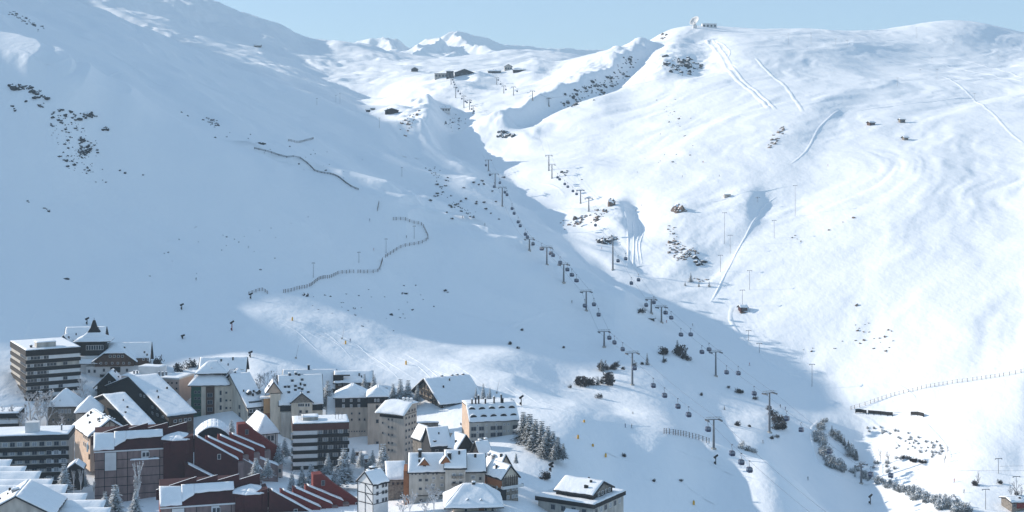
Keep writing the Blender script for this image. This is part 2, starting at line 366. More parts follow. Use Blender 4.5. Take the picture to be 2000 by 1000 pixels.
class Bld:
    def __init__(s, name, label, cat, pxc, py, y, a, pxr, pxl, pyb, group=None):
        a = R(a); s.a = a; s.C = air(pxc, py, y); s.ca, s.sa = math.cos(a), math.sin(a); s.y = y
        s.H = (pyb - py) / F * y; s.base = s.C.z - s.H
        s.root = thing(name, label, cat, (s.C.x, s.C.y, s.base), a, group)
        s.W = s.fx(pxr); s.L = s.lx(pxl); s.k = y / F
        s.below = 5.0
    def fx(s, px): return ((px - CX) * s.C.y - F * s.C.x) / (F * s.ca - (px - CX) * s.sa)
    def lx(s, px): return ((px - CX) * s.C.y - F * s.C.x) / (-F * s.sa - (px - CX) * s.ca)
    def zf(s, px, py, off=0): x = s.fx(px); return (HY - py) / F * (s.C.y + x * s.sa) - s.base
    def zl(s, px, py): v = s.lx(px); return (HY - py) / F * (s.C.y + v * s.ca) - s.base
    def part(s, g, name, m, smooth=False): return g.build(name, m, s.root, smooth)
    def walls(s, m, x0=0, x1=None, y0=0, y1=None, z0=None, z1=None, name='wall'):
        x1 = s.W if x1 is None else x1; y1 = s.L if y1 is None else y1; z1 = s.H if z1 is None else z1; z0 = -s.below if z0 is None else z0
        return s.part(G().box(x0, x1, y0, y1, z0, z1), name, m)
    def win(s, f, px, py, w, h, st='d', off=0.0):
        if f == 'f': x = s.fx(px); o = inst(win_mesh(w * s.k / s.ca, h * s.k, st), 'window', s.root, (x, -off, s.zf(px, py)), 0)
        else: v = s.lx(px); o = inst(win_mesh(w * s.k / max(s.sa, .3), h * s.k, st), 'window', s.root, (-off, v, s.zl(px, py)), -math.pi / 2)
        return o
    def wins(s, f, pxs, pys, w, h, st='d', skew=None, off=0.0):
        # rows given at the near corner; they rise with perspective like the eave
        for py in pys:
            for px in pxs:
                if f == 'f': x = s.fx(px); q = s.C.y / 1; zz = (HY - py) / F * s.C.y - s.base; inst(win_mesh(w * s.k / s.ca, h * s.k, st), 'window', s.root, (x, -off, zz), 0)
                else: v = s.lx(px); zz = (HY - py) / F * s.C.y - s.base; inst(win_mesh(w * s.k / max(s.sa, .3), h * s.k, st), 'window', s.root, (-off, v, zz), -math.pi / 2)
    def z(s, py): return (HY - py) / F * s.C.y - s.base          # height of a row at the near corner
    def flat(s, m_edge, x0=None, x1=None, y0=None, y1=None, z=None, e=.9, ov=.25, t=.4):
        x0 = -ov if x0 is None else x0; x1 = s.W + ov if x1 is None else x1; y0 = -ov if y0 is None else y0; y1 = s.L + ov if y1 is None else y1; z = s.H if z is None else z
        r = s.part(G().box(x0, x1, y0, y1, z - e, z + .05), 'roof', m_edge)
        g = G(); snow_sheet(g, (x0, y0, z + .05), (x1, y0, z + .05), (x1, y1, z + .05), (x0, y1, z + .05), t, -.1); g.build('snow_cover', M_SNOW, r, True)
        return r
    def gable(s, m, x0, x1, y0, y1, z, h, axis='x', ov=.7, th=.42, t=.45, wm=None, name='roof', lo=0.0):
        # pitched roof over the rectangle; axis = direction of its ridge; wm closes the gable ends
        g = G(); sn = G(); rr = []
        if axis == 'x':
            ym = (y0 + y1) / 2; q = ov * h / ((y1 - y0) / 2)
            for ye in (y0 - ov, y1 + ov):
                pts = [(x0 - ov, ye, z - q), (x1 + ov, ye, z - q), (x1 + ov, ym, z + h), (x0 - ov, ym, z + h)]
                g.prism(pts, (0, 0, th)); snow_sheet(sn, *[(p[0], p[1], p[2] + th) for p in pts], t, -.28)
            ends = [[(xx, y0, z - .05), (xx, y1, z - .05), (xx, ym, z + h - .06)] for xx in (x0, x1)]
            dd = [(.25, 0, 0), (-.25, 0, 0)]
        else:
            xm = (x0 + x1) / 2; q = ov * h / ((x1 - x0) / 2)
            for xe in (x0 - ov, x1 + ov):
                pts = [(xe, y0 - ov, z - q), (xe, y1 + ov, z - q), (xm, y1 + ov, z + h), (xm, y0 - ov, z + h)]
                g.prism(pts, (0, 0, th)); snow_sheet(sn, *[(p[0], p[1], p[2] + th) for p in pts], t, -.28)
            ends = [[(x0, yy, z - .05), (x1, yy, z - .05), (xm, yy, z + h - .06)] for yy in (y0, y1)]
            dd = [(0, .25, 0), (0, -.25, 0)]
        r = s.part(g, name, m); sn.build('snow_cover', M_SNOW, r, True)
        rv = random.Random(int(abs(s.C.x * 13 + x0 * 7 + z)))
        for _ in range(int(min(4, (x1 - x0) * (y1 - y0) / 45))):
            u, v, sd_ = rv.uniform(.12, .88), rv.uniform(.25, .8), rv.choice((-1, 1, -1))
            if axis == 'x': x, y = x0 + (x1 - x0) * u, (y0 + y1) / 2 + sd_ * (y1 - y0) / 2 * (1 - v)
            else: x, y = (x0 + x1) / 2 + sd_ * (x1 - x0) / 2 * (1 - v), y0 + (y1 - y0) * u
            zz = z + h * v + th; w_ = rv.uniform(.18, .38)
            G().box(x - w_, x + w_, y - w_, y + w_, zz, zz + t + rv.uniform(.4, 1.0)).build('roof_vent', M_DARK, r)
        if wm:
            e = G()
            for p, d in zip(ends, dd): s.part(G().prism(p, d), 'gable_wall', wm)
        return r
    def hip(s, m, x0, x1, y0, y1, z, h, inset=None, ov=.7, th=.3, t=.45, flare=0, name='roof'):
        x0 -= ov; x1 += ov; y0 -= ov; y1 += ov; w = min(x1 - x0, y1 - y0) / 2; i = w if inset is None else inset
        if x1 - x0 >= y1 - y0: a, b = ((x0 + i, (y0+y1)/2), (x1 - i, (y0+y1)/2))
        else: a, b = (((x0+x1)/2, y0 + i), ((x0+x1)/2, y1 - i))
        c = [(x0, y0), (x1, y0), (x1, y1), (x0, y1)]; g = G(); sn = G()
        Z = lambda p, zz: (p[0], p[1], zz)
        if x1 - x0 >= y1 - y0: quads = [(c[0], c[1], b, a), (c[1], c[2], b, b), (c[2], c[3], a, b), (c[3], c[0], a, a)]
        else: quads = [(c[0], c[1], a, a), (c[1], c[2], b, a), (c[2], c[3], b, b), (c[3], c[0], a, b)]
        for p, q, rr, ss in quads:
            pts = [Z(p, z), Z(q, z), Z(rr, z + h)] + ([Z(ss, z + h)] if ss != rr else [])
            g.prism(pts, (0, 0, th)); snow_sheet(sn, Z(p, z + th), Z(q, z + th), Z(rr, z + h + th), Z(ss, z + h + th), t, -.08)
        r = s.part(g, name, m); sn.build('snow_cover', M_SNOW, r, True); return r
    def chim(s, x, y, z0, h, w=.9, m=None, snow=True):
        c = s.part(G().box(x - w/2, x + w/2, y - w/2, y + w/2, z0 - 1.2, z0 + h).box(x - w*.65, x + w*.65, y - w*.65, y + w*.65, z0 + h, z0 + h + .15), 'chimney', m or M_DARK)
        if snow: g = G(); snow_sheet(g, (x-w*.6,y-w*.6,z0+h+.16),(x+w*.6,y-w*.6,z0+h+.16),(x+w*.6,y+w*.6,z0+h+.16),(x-w*.6,y+w*.6,z0+h+.16),.35,0); g.build('snow_cap', M_SNOW, c, True)
        return c
    def balc(s, f, x0, x1, z, d=1.3, h=1.0, m=None):
        m = m or M_DARK
        if f == 'f': g = G().box(x0, x1, -d, 0, z - .18, z).box(x0, x1, -d, -d + .08, z, z + h).box(x0, x0 + .08, -d + .08, 0, z, z + h).box(x1 - .08, x1, -d + .08, 0, z, z + h)
        else: g = G().box(-d, 0, x0, x1, z - .18, z).box(-d, -d + .08, x0, x1, z, z + h).box(-d + .08, 0, x0, x0 + .08, z, z + h).box(-d + .08, 0, x1 - .08, x1, z, z + h)
        return s.part(g, 'balcony', m)
    def dormer(s, x, y, z, w=1.6, h=1.5, d=2.5, m=None, gl='d'):
        # small gabled dormer whose window looks towards -y
        g = G().box(x - w/2, x + w/2, y, y + d, z, z + h).prism([(x - w/2, y, z + h), (x + w/2, y, z + h), (x, y, z + h + w * .4)], (0, d, 0))
        r = s.part(g, 'dormer', m or M_DARK); inst(win_mesh(w * .55, h * .6, gl), 'window', r, (x, y, z + h * .5), 0)
        sn = G()
        for sx in (-1, 1):
            snow_sheet(sn, (x + sx * (w/2 + .25), y - .25, z + h - .1), (x + sx * (w/2 + .25), y + d, z + h - .1), (x, y + d, z + h + w * .45), (x, y - .25, z + h + w * .45), .3, 0)
        sn.build('snow_cover', M_SNOW, r, True); return r
# ------------------------------------------------------------------ the village
M_BEIGE = mat('beige_render', (.51, .44, .38), .9, .14, .6, bump=.02, stretch=(1, 1, .25))
M_GREY = mat('grey_render', (.48, .45, .41), .9, .16, .6, stretch=(1, 1, .25))
M_CREAM = mat('cream_render', (.65, .57, .47), .9, .14, .6, stretch=(1, 1, .25))
M_PINK = mat('pale_pink_render', (.60, .47, .42), .9, .06, .3)
M_PINKB = mat('dusty_pink_panel', (.27, .19, .18), .9, .18, .5, stretch=(1, 1, .3))
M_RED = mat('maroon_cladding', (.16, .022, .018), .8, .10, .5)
M_REDD = mat('dark_shaded_maroon_cladding', (.060, .012, .013), .8, .10, .5)  # maroon darkened by shade put into its colour; also the dark red hut
M_OCHRE = mat('ochre_render', (.52, .30, .15), .9, .08, .3)
M_WOOD = mat('orange_timber', (.30, .12, .05), .8, .15, 1.0, stretch=(1, 1, 6))
M_GREEN = mat('dark_green_panel', (.02, .085, .06), .7, .1)
M_STONE = mat('rubble_stone', (.26, .23, .20), .95, .25, 1.3, bump=.1)
M_ROOFD = mat('slate_roof_edge', (.022, .023, .028), .8, .15, 1.0)
M_PANEL = mat('white_balcony_panel', (.62, .63, .64), .7, .06, .5)
M_SALMON = mat('salmon_render', (.58, .44, .34), .9, .1, .5)
GR = 'apartment buildings and hotels of the snowy village'
def chims(b, pts, y, h=1.6, w=.8, m=None):
    for px, py in pts:
        x = b.fx(px) if y is None else b.fx(px); b.chim(x, y, b.hz(px, py, y) - h, h, w, m)
def _pt(s, px, py, v):        # point of the image on the plane local y = v -> local x, z
    Cx, Cy = s.C.x - v * s.sa, s.C.y + v * s.ca
    x = ((px - CX) * Cy - F * Cx) / (F * s.ca - (px - CX) * s.sa)
    return x, (HY - py) / F * (Cy + x * s.sa) - s.base
Bld.P = _pt
Bld.hz = lambda s, px, py, v: s.P(px, py, v)[1]
def Ld(b, L): b.L = L; return b
def bands(b, z0, pitch, n, dh, md, proud=.35, x0=None):
    for k in range(n):
        z = z0 - k * pitch; p = proud + .01 * (k % 2)
        b.part(G().box(-p, b.W + p, -p, 0, z - dh, z).box(-p, 0, 0, b.L, z - dh, z), 'balcony_band', md)
        g = G(); snow_sheet(g, (-p, -p, z), (b.W, -p, z), (b.W, -.02, z), (-p, -.02, z), .12, 0); 
# 1 banded block, top left
b = Bld('banded_apartment_block', 'dark and white banded flat roofed apartment block at the left edge, below the spired hotel', 'apartment building', 52, 686, 600, 30, 155, 22, 793)
b.walls(M_GREY, z0=-6); z0 = b.H - 2.2; b.part(G().box(-.5, b.W + .5, -.5, b.L + .3, b.H - 2.2, b.H), 'parapet', M_DARK); b.flat(M_DARK, e=.3, z=b.H + .3, ov=.45)
bands(b, z0 - 1.75, 3.2, 7, 1.5, M_DARK, .5)
for k in range(7):
    z = z0 - .9 - 3.2 * k
    b.part(G().box(b.fx(95), b.W + .1, -.38, -.02, z - .75, z + .75), 'balcony_panel', M_PANEL) if k != 1 else None
    for q in range(9): inst(win_mesh(1.1, 1.1, 'b' if (q * 3 + k) % 4 == 0 else 'd'), 'window', b.root, (.9 + q * 1.35, -.02, z))
    for q in range(6): inst(win_mesh(1.3, 1.1, 'd'), 'window', b.root, (-.02, 1.4 + q * 2.2, z), -math.pi/2)
    if k in (1, 3, 4): inst(win_mesh(1.6, 1.2, 'd'), 'window', b.root, (b.fx(118 + 9 * (k % 2)), -.42, z + .1))
b.part(G().box(5, 13, 4, 9, b.H + .2, b.H + 2.8), 'stair_head', M_GREY); b.chim(3, 6, b.H + .5, 1)
g = G(); snow_sheet(g, (4.8, 3.8, b.H + 2.8), (13.2, 3.8, b.H + 2.8), (13.2, 9.2, b.H + 2.8), (4.8, 9.2, b.H + 2.8), .4, 0); b.part(g, 'snow_cover', M_SNOW, True)
# 2 hotel with spire
b = Bld('spired_hotel', 'rambling mountain hotel with a pointed spire tower and dark timber gables, highest at the left', 'hotel', 168, 716, 645, 8, 290, 160, 768)
b.L = 16; b.walls(M_WHITE, z0=-5)
x1, x2 = b.fx(186), b.fx(262); zt = b.H
b.part(G().prism([(x1, -1.2, zt), (x2, -1.2, zt), (x2, -1.2, zt + 2.4), (x2 - 4.2, -1.2, zt + 5.6), (x1 + 4.2, -1.2, zt + 5.6), (x1, -1.2, zt + 2.4)], (0, 12, 0)), 'timber_gable', M_BROWN)
sn = G(); g = G()
for A, B_, C_, D_ in (((x1-1.6, -2.2, zt+1.6), (x1+4.2, -2.2, zt+5.9), (x1+7.5, 8, zt+9), (x1-1.6, 14, zt+1.6)), ((x2+1.6, -2.2, zt+1.6), (x2-4.2, -2.2, zt+5.9), (x1+9, 8, zt+9), (x2+1.6, 14, zt+1.6)), ((x1+4.2, -2.2, zt+5.9), (x2-4.2, -2.2, zt+5.9), (x1+9, 8, zt+9), (x1+7.5, 8, zt+9))):
    g.prism([A, B_, C_, D_], (0, 0, .25)); snow_sheet(sn, *[(p[0], p[1], p[2] + .25) for p in (A, B_, C_, D_)], .45, 0)
r = b.part(g, 'roof', M_ROOFD); sn.build('snow_cover', M_SNOW, r, True)
b.gable(M_ROOFD, x1 + 5, b.W, 3, 15, zt + 1.5, 7.6, 'x', wm=M_BROWN)
b.part(G().box(x2 + .2, b.W - .1, .5, 3.2, zt - 9, zt + 3), 'timber_wing', M_BROWN)
for q, px in enumerate((216, 224, 232, 240)): b.win('f', px, 695, 4, 4, 'w', 1.25)
for px in (198, 208, 220, 231, 242, 253): b.win('f', px, 708.5, 3, 3.5, 'w', 1.25)
for px, py in ((174, 725), (185, 725), (203, 723), (248, 723), (174, 740), (179, 740), (184, 740)): b.win('f', px, py, 3.5, 5, 'd')
b.part(G().box(b.fx(216), b.fx(235), -.6, -.1, b.zf(225, 727), b.zf(225, 717)), 'loggia', M_DARK)
for px in (203, 247): b.balc('f', b.fx(px) - 1.6, b.fx(px) + 1.6, b.zf(px, 735), 1.2)
for px, py in ((282, 688), (287, 693), (280, 702), (289, 702)): b.win('f', px, py, 3, 4, 'w', -.4)
# tower
tx, ty = b.P(183, 690, 2); u0, u1 = b.P(153, 690, 3)[0], b.P(208, 690, 3)[0]
ze = b.hz(180, 668, 3)
b.part(G().box(u0 + 1, u1 - 1, 3, 13, -2, ze), 'tower', M_DARK)
for q in range(7): inst(win_mesh(.9, 2.0, 'w'), 'window', b.root, (u0 + 4 + q * 1.1, 2.98, ze - 2.6))
g = G(); sn = G(); m_ = ((u0 + u1) / 2, 8)
hw = (u1 - u0) / 2 + 2; prof = [(hw, 0), (hw * .62, 1.7), (hw * .34, 3.6), (hw * .17, 6.0), (hw * .06, 9.2)]
cs = lambda w: [(m_[0] - w, m_[1] - w * .75), (m_[0] + w, m_[1] - w * .75), (m_[0] + w, m_[1] + w * .75), (m_[0] - w, m_[1] + w * .75)]
for (wa, za), (wb, zb) in zip(prof, prof[1:]):
    A_, B_ = cs(wa), cs(wb)
    for k in range(4):
        k2 = (k + 1) % 4; pts = [(*A_[k], ze + za), (*A_[k2], ze + za), (*B_[k2], ze + zb), (*B_[k], ze + zb)]
        g.prism(pts, (0, 0, .25))
        if zb < 4.5 or k == 3: snow_sheet(sn, *[(p[0], p[1], p[2] + .25) for p in pts], .35 if zb < 4 else .2, 0)
r = b.part(g, 'spire_roof', M_DARK); sn.build('snow_cover', M_SNOW, r, True)
b.part(G().tube((m_[0], m_[1], ze + 9), (m_[0], m_[1], ze + 10.6), .12), 'finial', M_METAL)
xa, xb = b.P(92, 680, 14)[0], b.P(150, 680, 14)[0]
b.walls(M_DARK, xa + 2, xb, 12, 24, -8, b.hz(110, 683, 12)); b.gable(M_ROOFD, xa + 2, xb, 12, 24, b.hz(110, 683, 12), 6.2, 'y', wm=M_DARK)
xa, xb = b.P(128, 670, 20)[0], b.P(204, 670, 20)[0]
b.walls(M_DARK, xa, xb, 18, 30, -8, b.hz(160, 664, 18)); b.gable(M_ROOFD, xa, xb, 18, 30, b.hz(160, 664, 18), 5.0, 'x', wm=M_BROWN)
xa, xb = b.P(146, 700, 5)[0], b.P(196, 700, 5)[0]
b.walls(M_WHITE, xa, xb, 1, 12, -8, b.hz(170, 696, 1)); b.hip(M_ROOFD, xa, xb, -.5, 6, b.hz(170, 712, -1), 2.6, 2.5, name='apron_roof')
# 2b porch building
b = Bld('timber_lodge', 'low dark timber lodge with a wide snowy gable in front of the spired hotel', 'house', 190, 752, 622, 6, 236, 188, 768); b.L = 9
b.walls(M_DARK); b.gable(M_ROOFD, 0, b.W, 0, b.L, b.H, 5.2, 'y', ov=1.6, wm=M_DARK); b.win('f', 214, 748, 3, 6, 'w')
# 3 white-pink block
b = Bld('stepped_white_block', 'pale pink and white stepped block with a flat snowy roof and small square windows', 'apartment building', 314, 738, 615, -14, 350, 300, 800); b.L = 14
b.walls(M_PINK); b.flat(M_WHITE, e=.5)
for px in (319, 328, 336, 345):
    for py in (748, 759, 771): b.win('f', px, py, 2.2, 2.6, 'o')
xl = b.P(237, 740, 1.5)[0]; xm = b.P(262, 740, 1.5)[0]
b.walls(M_PINK, xl, xm, 1.5, 14, -5, b.H); b.walls(M_WHITE, xm, 0, 3.5, 14, -5, b.H - .6)
for x0_, x1_, y0_, z_ in ((xl - .2, xm + .2, 1.3, b.H), (xm + .25, -.3, 3.3, b.H - .6)):
    g = G(); snow_sheet(g, (x0_, y0_, z_), (x1_, y0_, z_), (x1_, 14, z_), (x0_, 14, z_), .5, 0); b.part(g, 'snow_cover', M_SNOW, True)
xp, xq = b.P(273, 730, 8)[0], b.P(315, 730, 8)[0]
b.walls(M_WHITE, xp, xq, 7, 13, b.H - .5, b.H + 3.4, name='penthouse'); g = G(); snow_sheet(g, (xp, 7, b.H + 3.4), (xq, 7, b.H + 3.4), (xq, 13, b.H + 3.4), (xp, 13, b.H + 3.4), .5, .1); b.part(g, 'snow_cover', M_SNOW, True)
for px, y_, w_ in ((270, 3, 3.6), (298, 3, 2.6)): b.part(G().box(b.P(px, 750, 3)[0] - w_/2, b.P(px, 750, 3)[0] + w_/2, 1.8, 3.49, -4, b.H - 4.2), 'balcony', M_DARK); b.win('f', px, 747, 5, 3, 'd', -3.3)
for px in (262, 268, 311, 318, 325): b.chim(b.P(px, 735, 5)[0], 5, b.H, 1.6, .6, M_METAL)
# 4 grey roofs at left
b = Bld('hipped_roof_house', 'grey house with a broad snowy hipped roof, below the banded block at the left', 'house', 92, 796, 575, 4, 150, 90, 832); b.L = 12
b.walls(M_STONE); b.hip(M_ROOFD, 0, b.W, 0, 12, b.H, 6.4, 6.0); [b.win('f', px, 803, 4, 7, 'b') for px in (116, 122, 129, 136)]; [b.win('f', px, 820, 3, 4) for px in (104, 118, 134, 143)]; b.dormer(6, 2.5, b.H + 2.2, 1.2, 1.0, 2)
b = Bld('dormered_house', 'small house with one dark dormer in its snow roof, beside the hipped roof house', 'house', 148, 808, 558, 12, 198, 144, 835); b.L = 10
b.walls(M_GREY); b.hip(M_ROOFD, 0, b.W, 0, 10, b.H, 5.6, 4.0); b.dormer(b.fx(176), 1.6, b.H + 1.0, 2.2, 1.3, 3); [b.win('f', px, 818, 3, 4) for px in (158, 170, 183)]
# 5 dark chalets
b = Bld('large_dark_chalet', 'large black timber chalet with a sweeping snow roof facing right', 'chalet', 330, 813, 572, 38, 378, 188, 838)
b.walls(M_DARK, z1=b.H); b.gable(M_ROOFD, 0, b.W, 0, b.L, b.H, b.hz(258, 762, 0) - b.H if False else 11.0, 'x', ov=1.2, wm=M_DARK)
b.part(G().box(.05, b.W - .05, -.1, 0, -3, b.H - .6), 'wall_cladding', M_BROWN)
b.wins('f', (342, 352, 362, 370), (824,), 4, 5, 'w', off=.12); b.wins('l', (318, 308, 298), (806, 818), 4, 4, 'w'); b.wins('l', (282, 275), (790,), 4, 4, 'w')
b = Bld('dark_gabled_chalet', 'dark chalet with a long plain snow slope, left of and below the large dark chalet', 'chalet', 264, 836, 548, 38, 300, 150, 862)
b.walls(M_DARK); b.gable(M_ROOFD, 0, b.W, 0, b.L, b.H, 8.5, 'x', ov=1.0, wm=M_DARK)
# 6 half timbered
b = Bld('half_timbered_house', 'half timbered ochre house with a bright snow roof crowded with small chimneys', 'house', 176, 852, 530, 30, 252, 146, 895)
b.walls(M_SALMON); b.gable(M_ROOFD, 0, b.W, 0, b.L, b.H, 5.2, 'y', ov=.9, t=.7, wm=M_CREAM)
for k in range(7): x = 1.2 + k * (b.W - 2.4) / 6; hh = (1 - abs(x - b.W/2) / (b.W/2)) * 4.8; b.part(G().box(x - .12, x + .12, -.14, -.03, b.H - 2.2, b.H + hh), 'timber_post', M_BROWN)
b.part(G().box(.2, b.W - .2, -.17, -.03, b.H - .2, b.H + .1), 'timber_beam', M_BROWN)
for k in range(5): inst(win_mesh(1.1, 1.1, 'w'), 'window', b.root, (2.4 + k * (b.W - 4.5) / 4.6, -.03, b.H - 1.2))
for k in range(4):
    for z in (1.5, 4.5): inst(win_mesh(1, 1.5, 'w'), 'window', b.root, (-.03, 2 + k * 2.6, b.H - z), -math.pi/2)
rnd = random.Random(3)
for k in range(9): x = b.W * (.30 + .05 * k); b.chim(x, 2 + rnd.random() * 9, b.H + 5.0 - abs(x - b.W/2) * .55, 1.2, .5)
# 7 banded block bottom left
b = Bld('lower_banded_block', 'long flat roofed block with white and black balcony bands at the lower left edge', 'apartment building', -70, 856, 505, 9, 132, -90, 940); b.L = 16
b.walls(M_GREY); b.part(G().box(-.4, b.W + .4, -.4, b.L, b.H - 1.7, b.H), 'parapet', M_ROOFD); b.flat(M_ROOFD, e=.3, z=b.H + .3, ov=.35)
bands(b, b.H - 4.0, 3.1, 6, 1.5, M_DARK, .5)
for k in range(5):
    z = b.H - 2.85 - 3.1 * k
    b.part(G().box(b.fx(97), b.W, -.4, -.02, z - .9, z + .9), 'balcony_panel', M_PANEL) if k else None
    for q in range(14): inst(win_mesh(1.5, 1.3, 'b' if (q + k) % 2 else 'd'), 'window', b.root, (1.3 + q * 2.55, -.02 if q < 11 or not k else -.42, z))
    for q in range(8): inst(win_mesh(1.6, 1.3, 'b' if (q + k) % 3 else 'd'), 'window', b.root, (-.02, 1.6 + q * 2.5, z), -math.pi/2)
b.part(G().box(b.fx(46), b.fx(72), 3, 7, b.H, b.H + 4.4), 'stair_head', M_PANEL); b.chim(2, 14, b.H + .3, 1.2, 2); b.chim(b.W - 3, 6, b.H + .3, 2.2, .5, M_METAL)
b = Bld('corner_banded_block', 'flat roofed banded block cut by the left edge, above the lower banded block', 'apartment building', -60, 811, 555, 9, 35, -70, 850); b.L = 12
b.walls(M_GREY); b.part(G().box(-.4, b.W + .4, -.4, b.L, b.H - 1.6, b.H), 'parapet', M_DARK); b.flat(M_DARK, e=.3, z=b.H + .3, ov=.35); bands(b, b.H - 3.8, 3.1, 3, 1.4, M_DARK, .4)
for k in range(2): b.part(G().box(.3, b.W, -.3, -.02, b.H - 3.7 - 3.1 * k, b.H - 2.2 - 3.1 * k), 'balcony_panel', M_PANEL)
# 8 stepped snow roofs
rows = [(899, 22), (912, 50), (922, 79), (937, 102), (948, 131), (965, 169), (978, 205), (993, 215)]
b = Bld('terraced_roof_building', 'long building of stepped monopitch roofs under smooth snow at the bottom left corner', 'building', -60, 899, 470, 4, 22, -70, 960)
for k, (py, pxr) in enumerate(rows):
    yk = -k * 5.2; xr, zt = b.P(pxr, py, yk); xl = b.P(-80, py, yk)[0]; zl = zt - 0.0
    b.part(G().prism([(xl, yk, -14), (xl, yk, zt), (xl, yk - 5.0, zt - 2.4), (xl, yk - 5.0, -14)], (xr - xl, 0, 0)), 'monopitch_unit', M_ROOFD)
    g = G(); snow_sheet(g, (xl, yk - 5.2, zt - 2.45), (xr + .3, yk - 5.2, zt - 2.45), (xr + .3, yk + .3, zt + .05), (xl, yk + .3, zt + .05), .55, 0); b.part(g, 'snow_cover', M_SNOW, True)
b = Bld('corner_gabled_house', 'snow roofed house with a round metal chimney in the bottom left corner', 'house', -40, 1010, 420, 8, 102, -45, 1060); b.L = 20
b.walls(M_GREY); b.gable(M_ROOFD, 0, b.W, 0, 20, b.H, 5.6, 'y', ov=.9, t=.6, wm=M_GREY)
cx_, cz_ = b.P(30, 975, 8)
c = b.part(G().tube((cx_, 8, cz_ - 1.5), (cx_, 8, cz_ + 2.2), 1.1, 12).tube((cx_, 8, cz_ + 2.5), (cx_, 8, cz_ + 3.2), 1.25, 12).tube((cx_, 8, cz_ + 2.2), (cx_, 8, cz_ + 2.5), .6, 8), 'chimney', M_METAL)
g = G(); snow_sheet(g, (cx_ - 1, 7, cz_ + 3.2), (cx_ + 1, 7, cz_ + 3.2), (cx_ + 1, 9, cz_ + 3.2), (cx_ - 1, 9, cz_ + 3.2), .4, 0); g.build('snow_cap', M_SNOW, c, True)
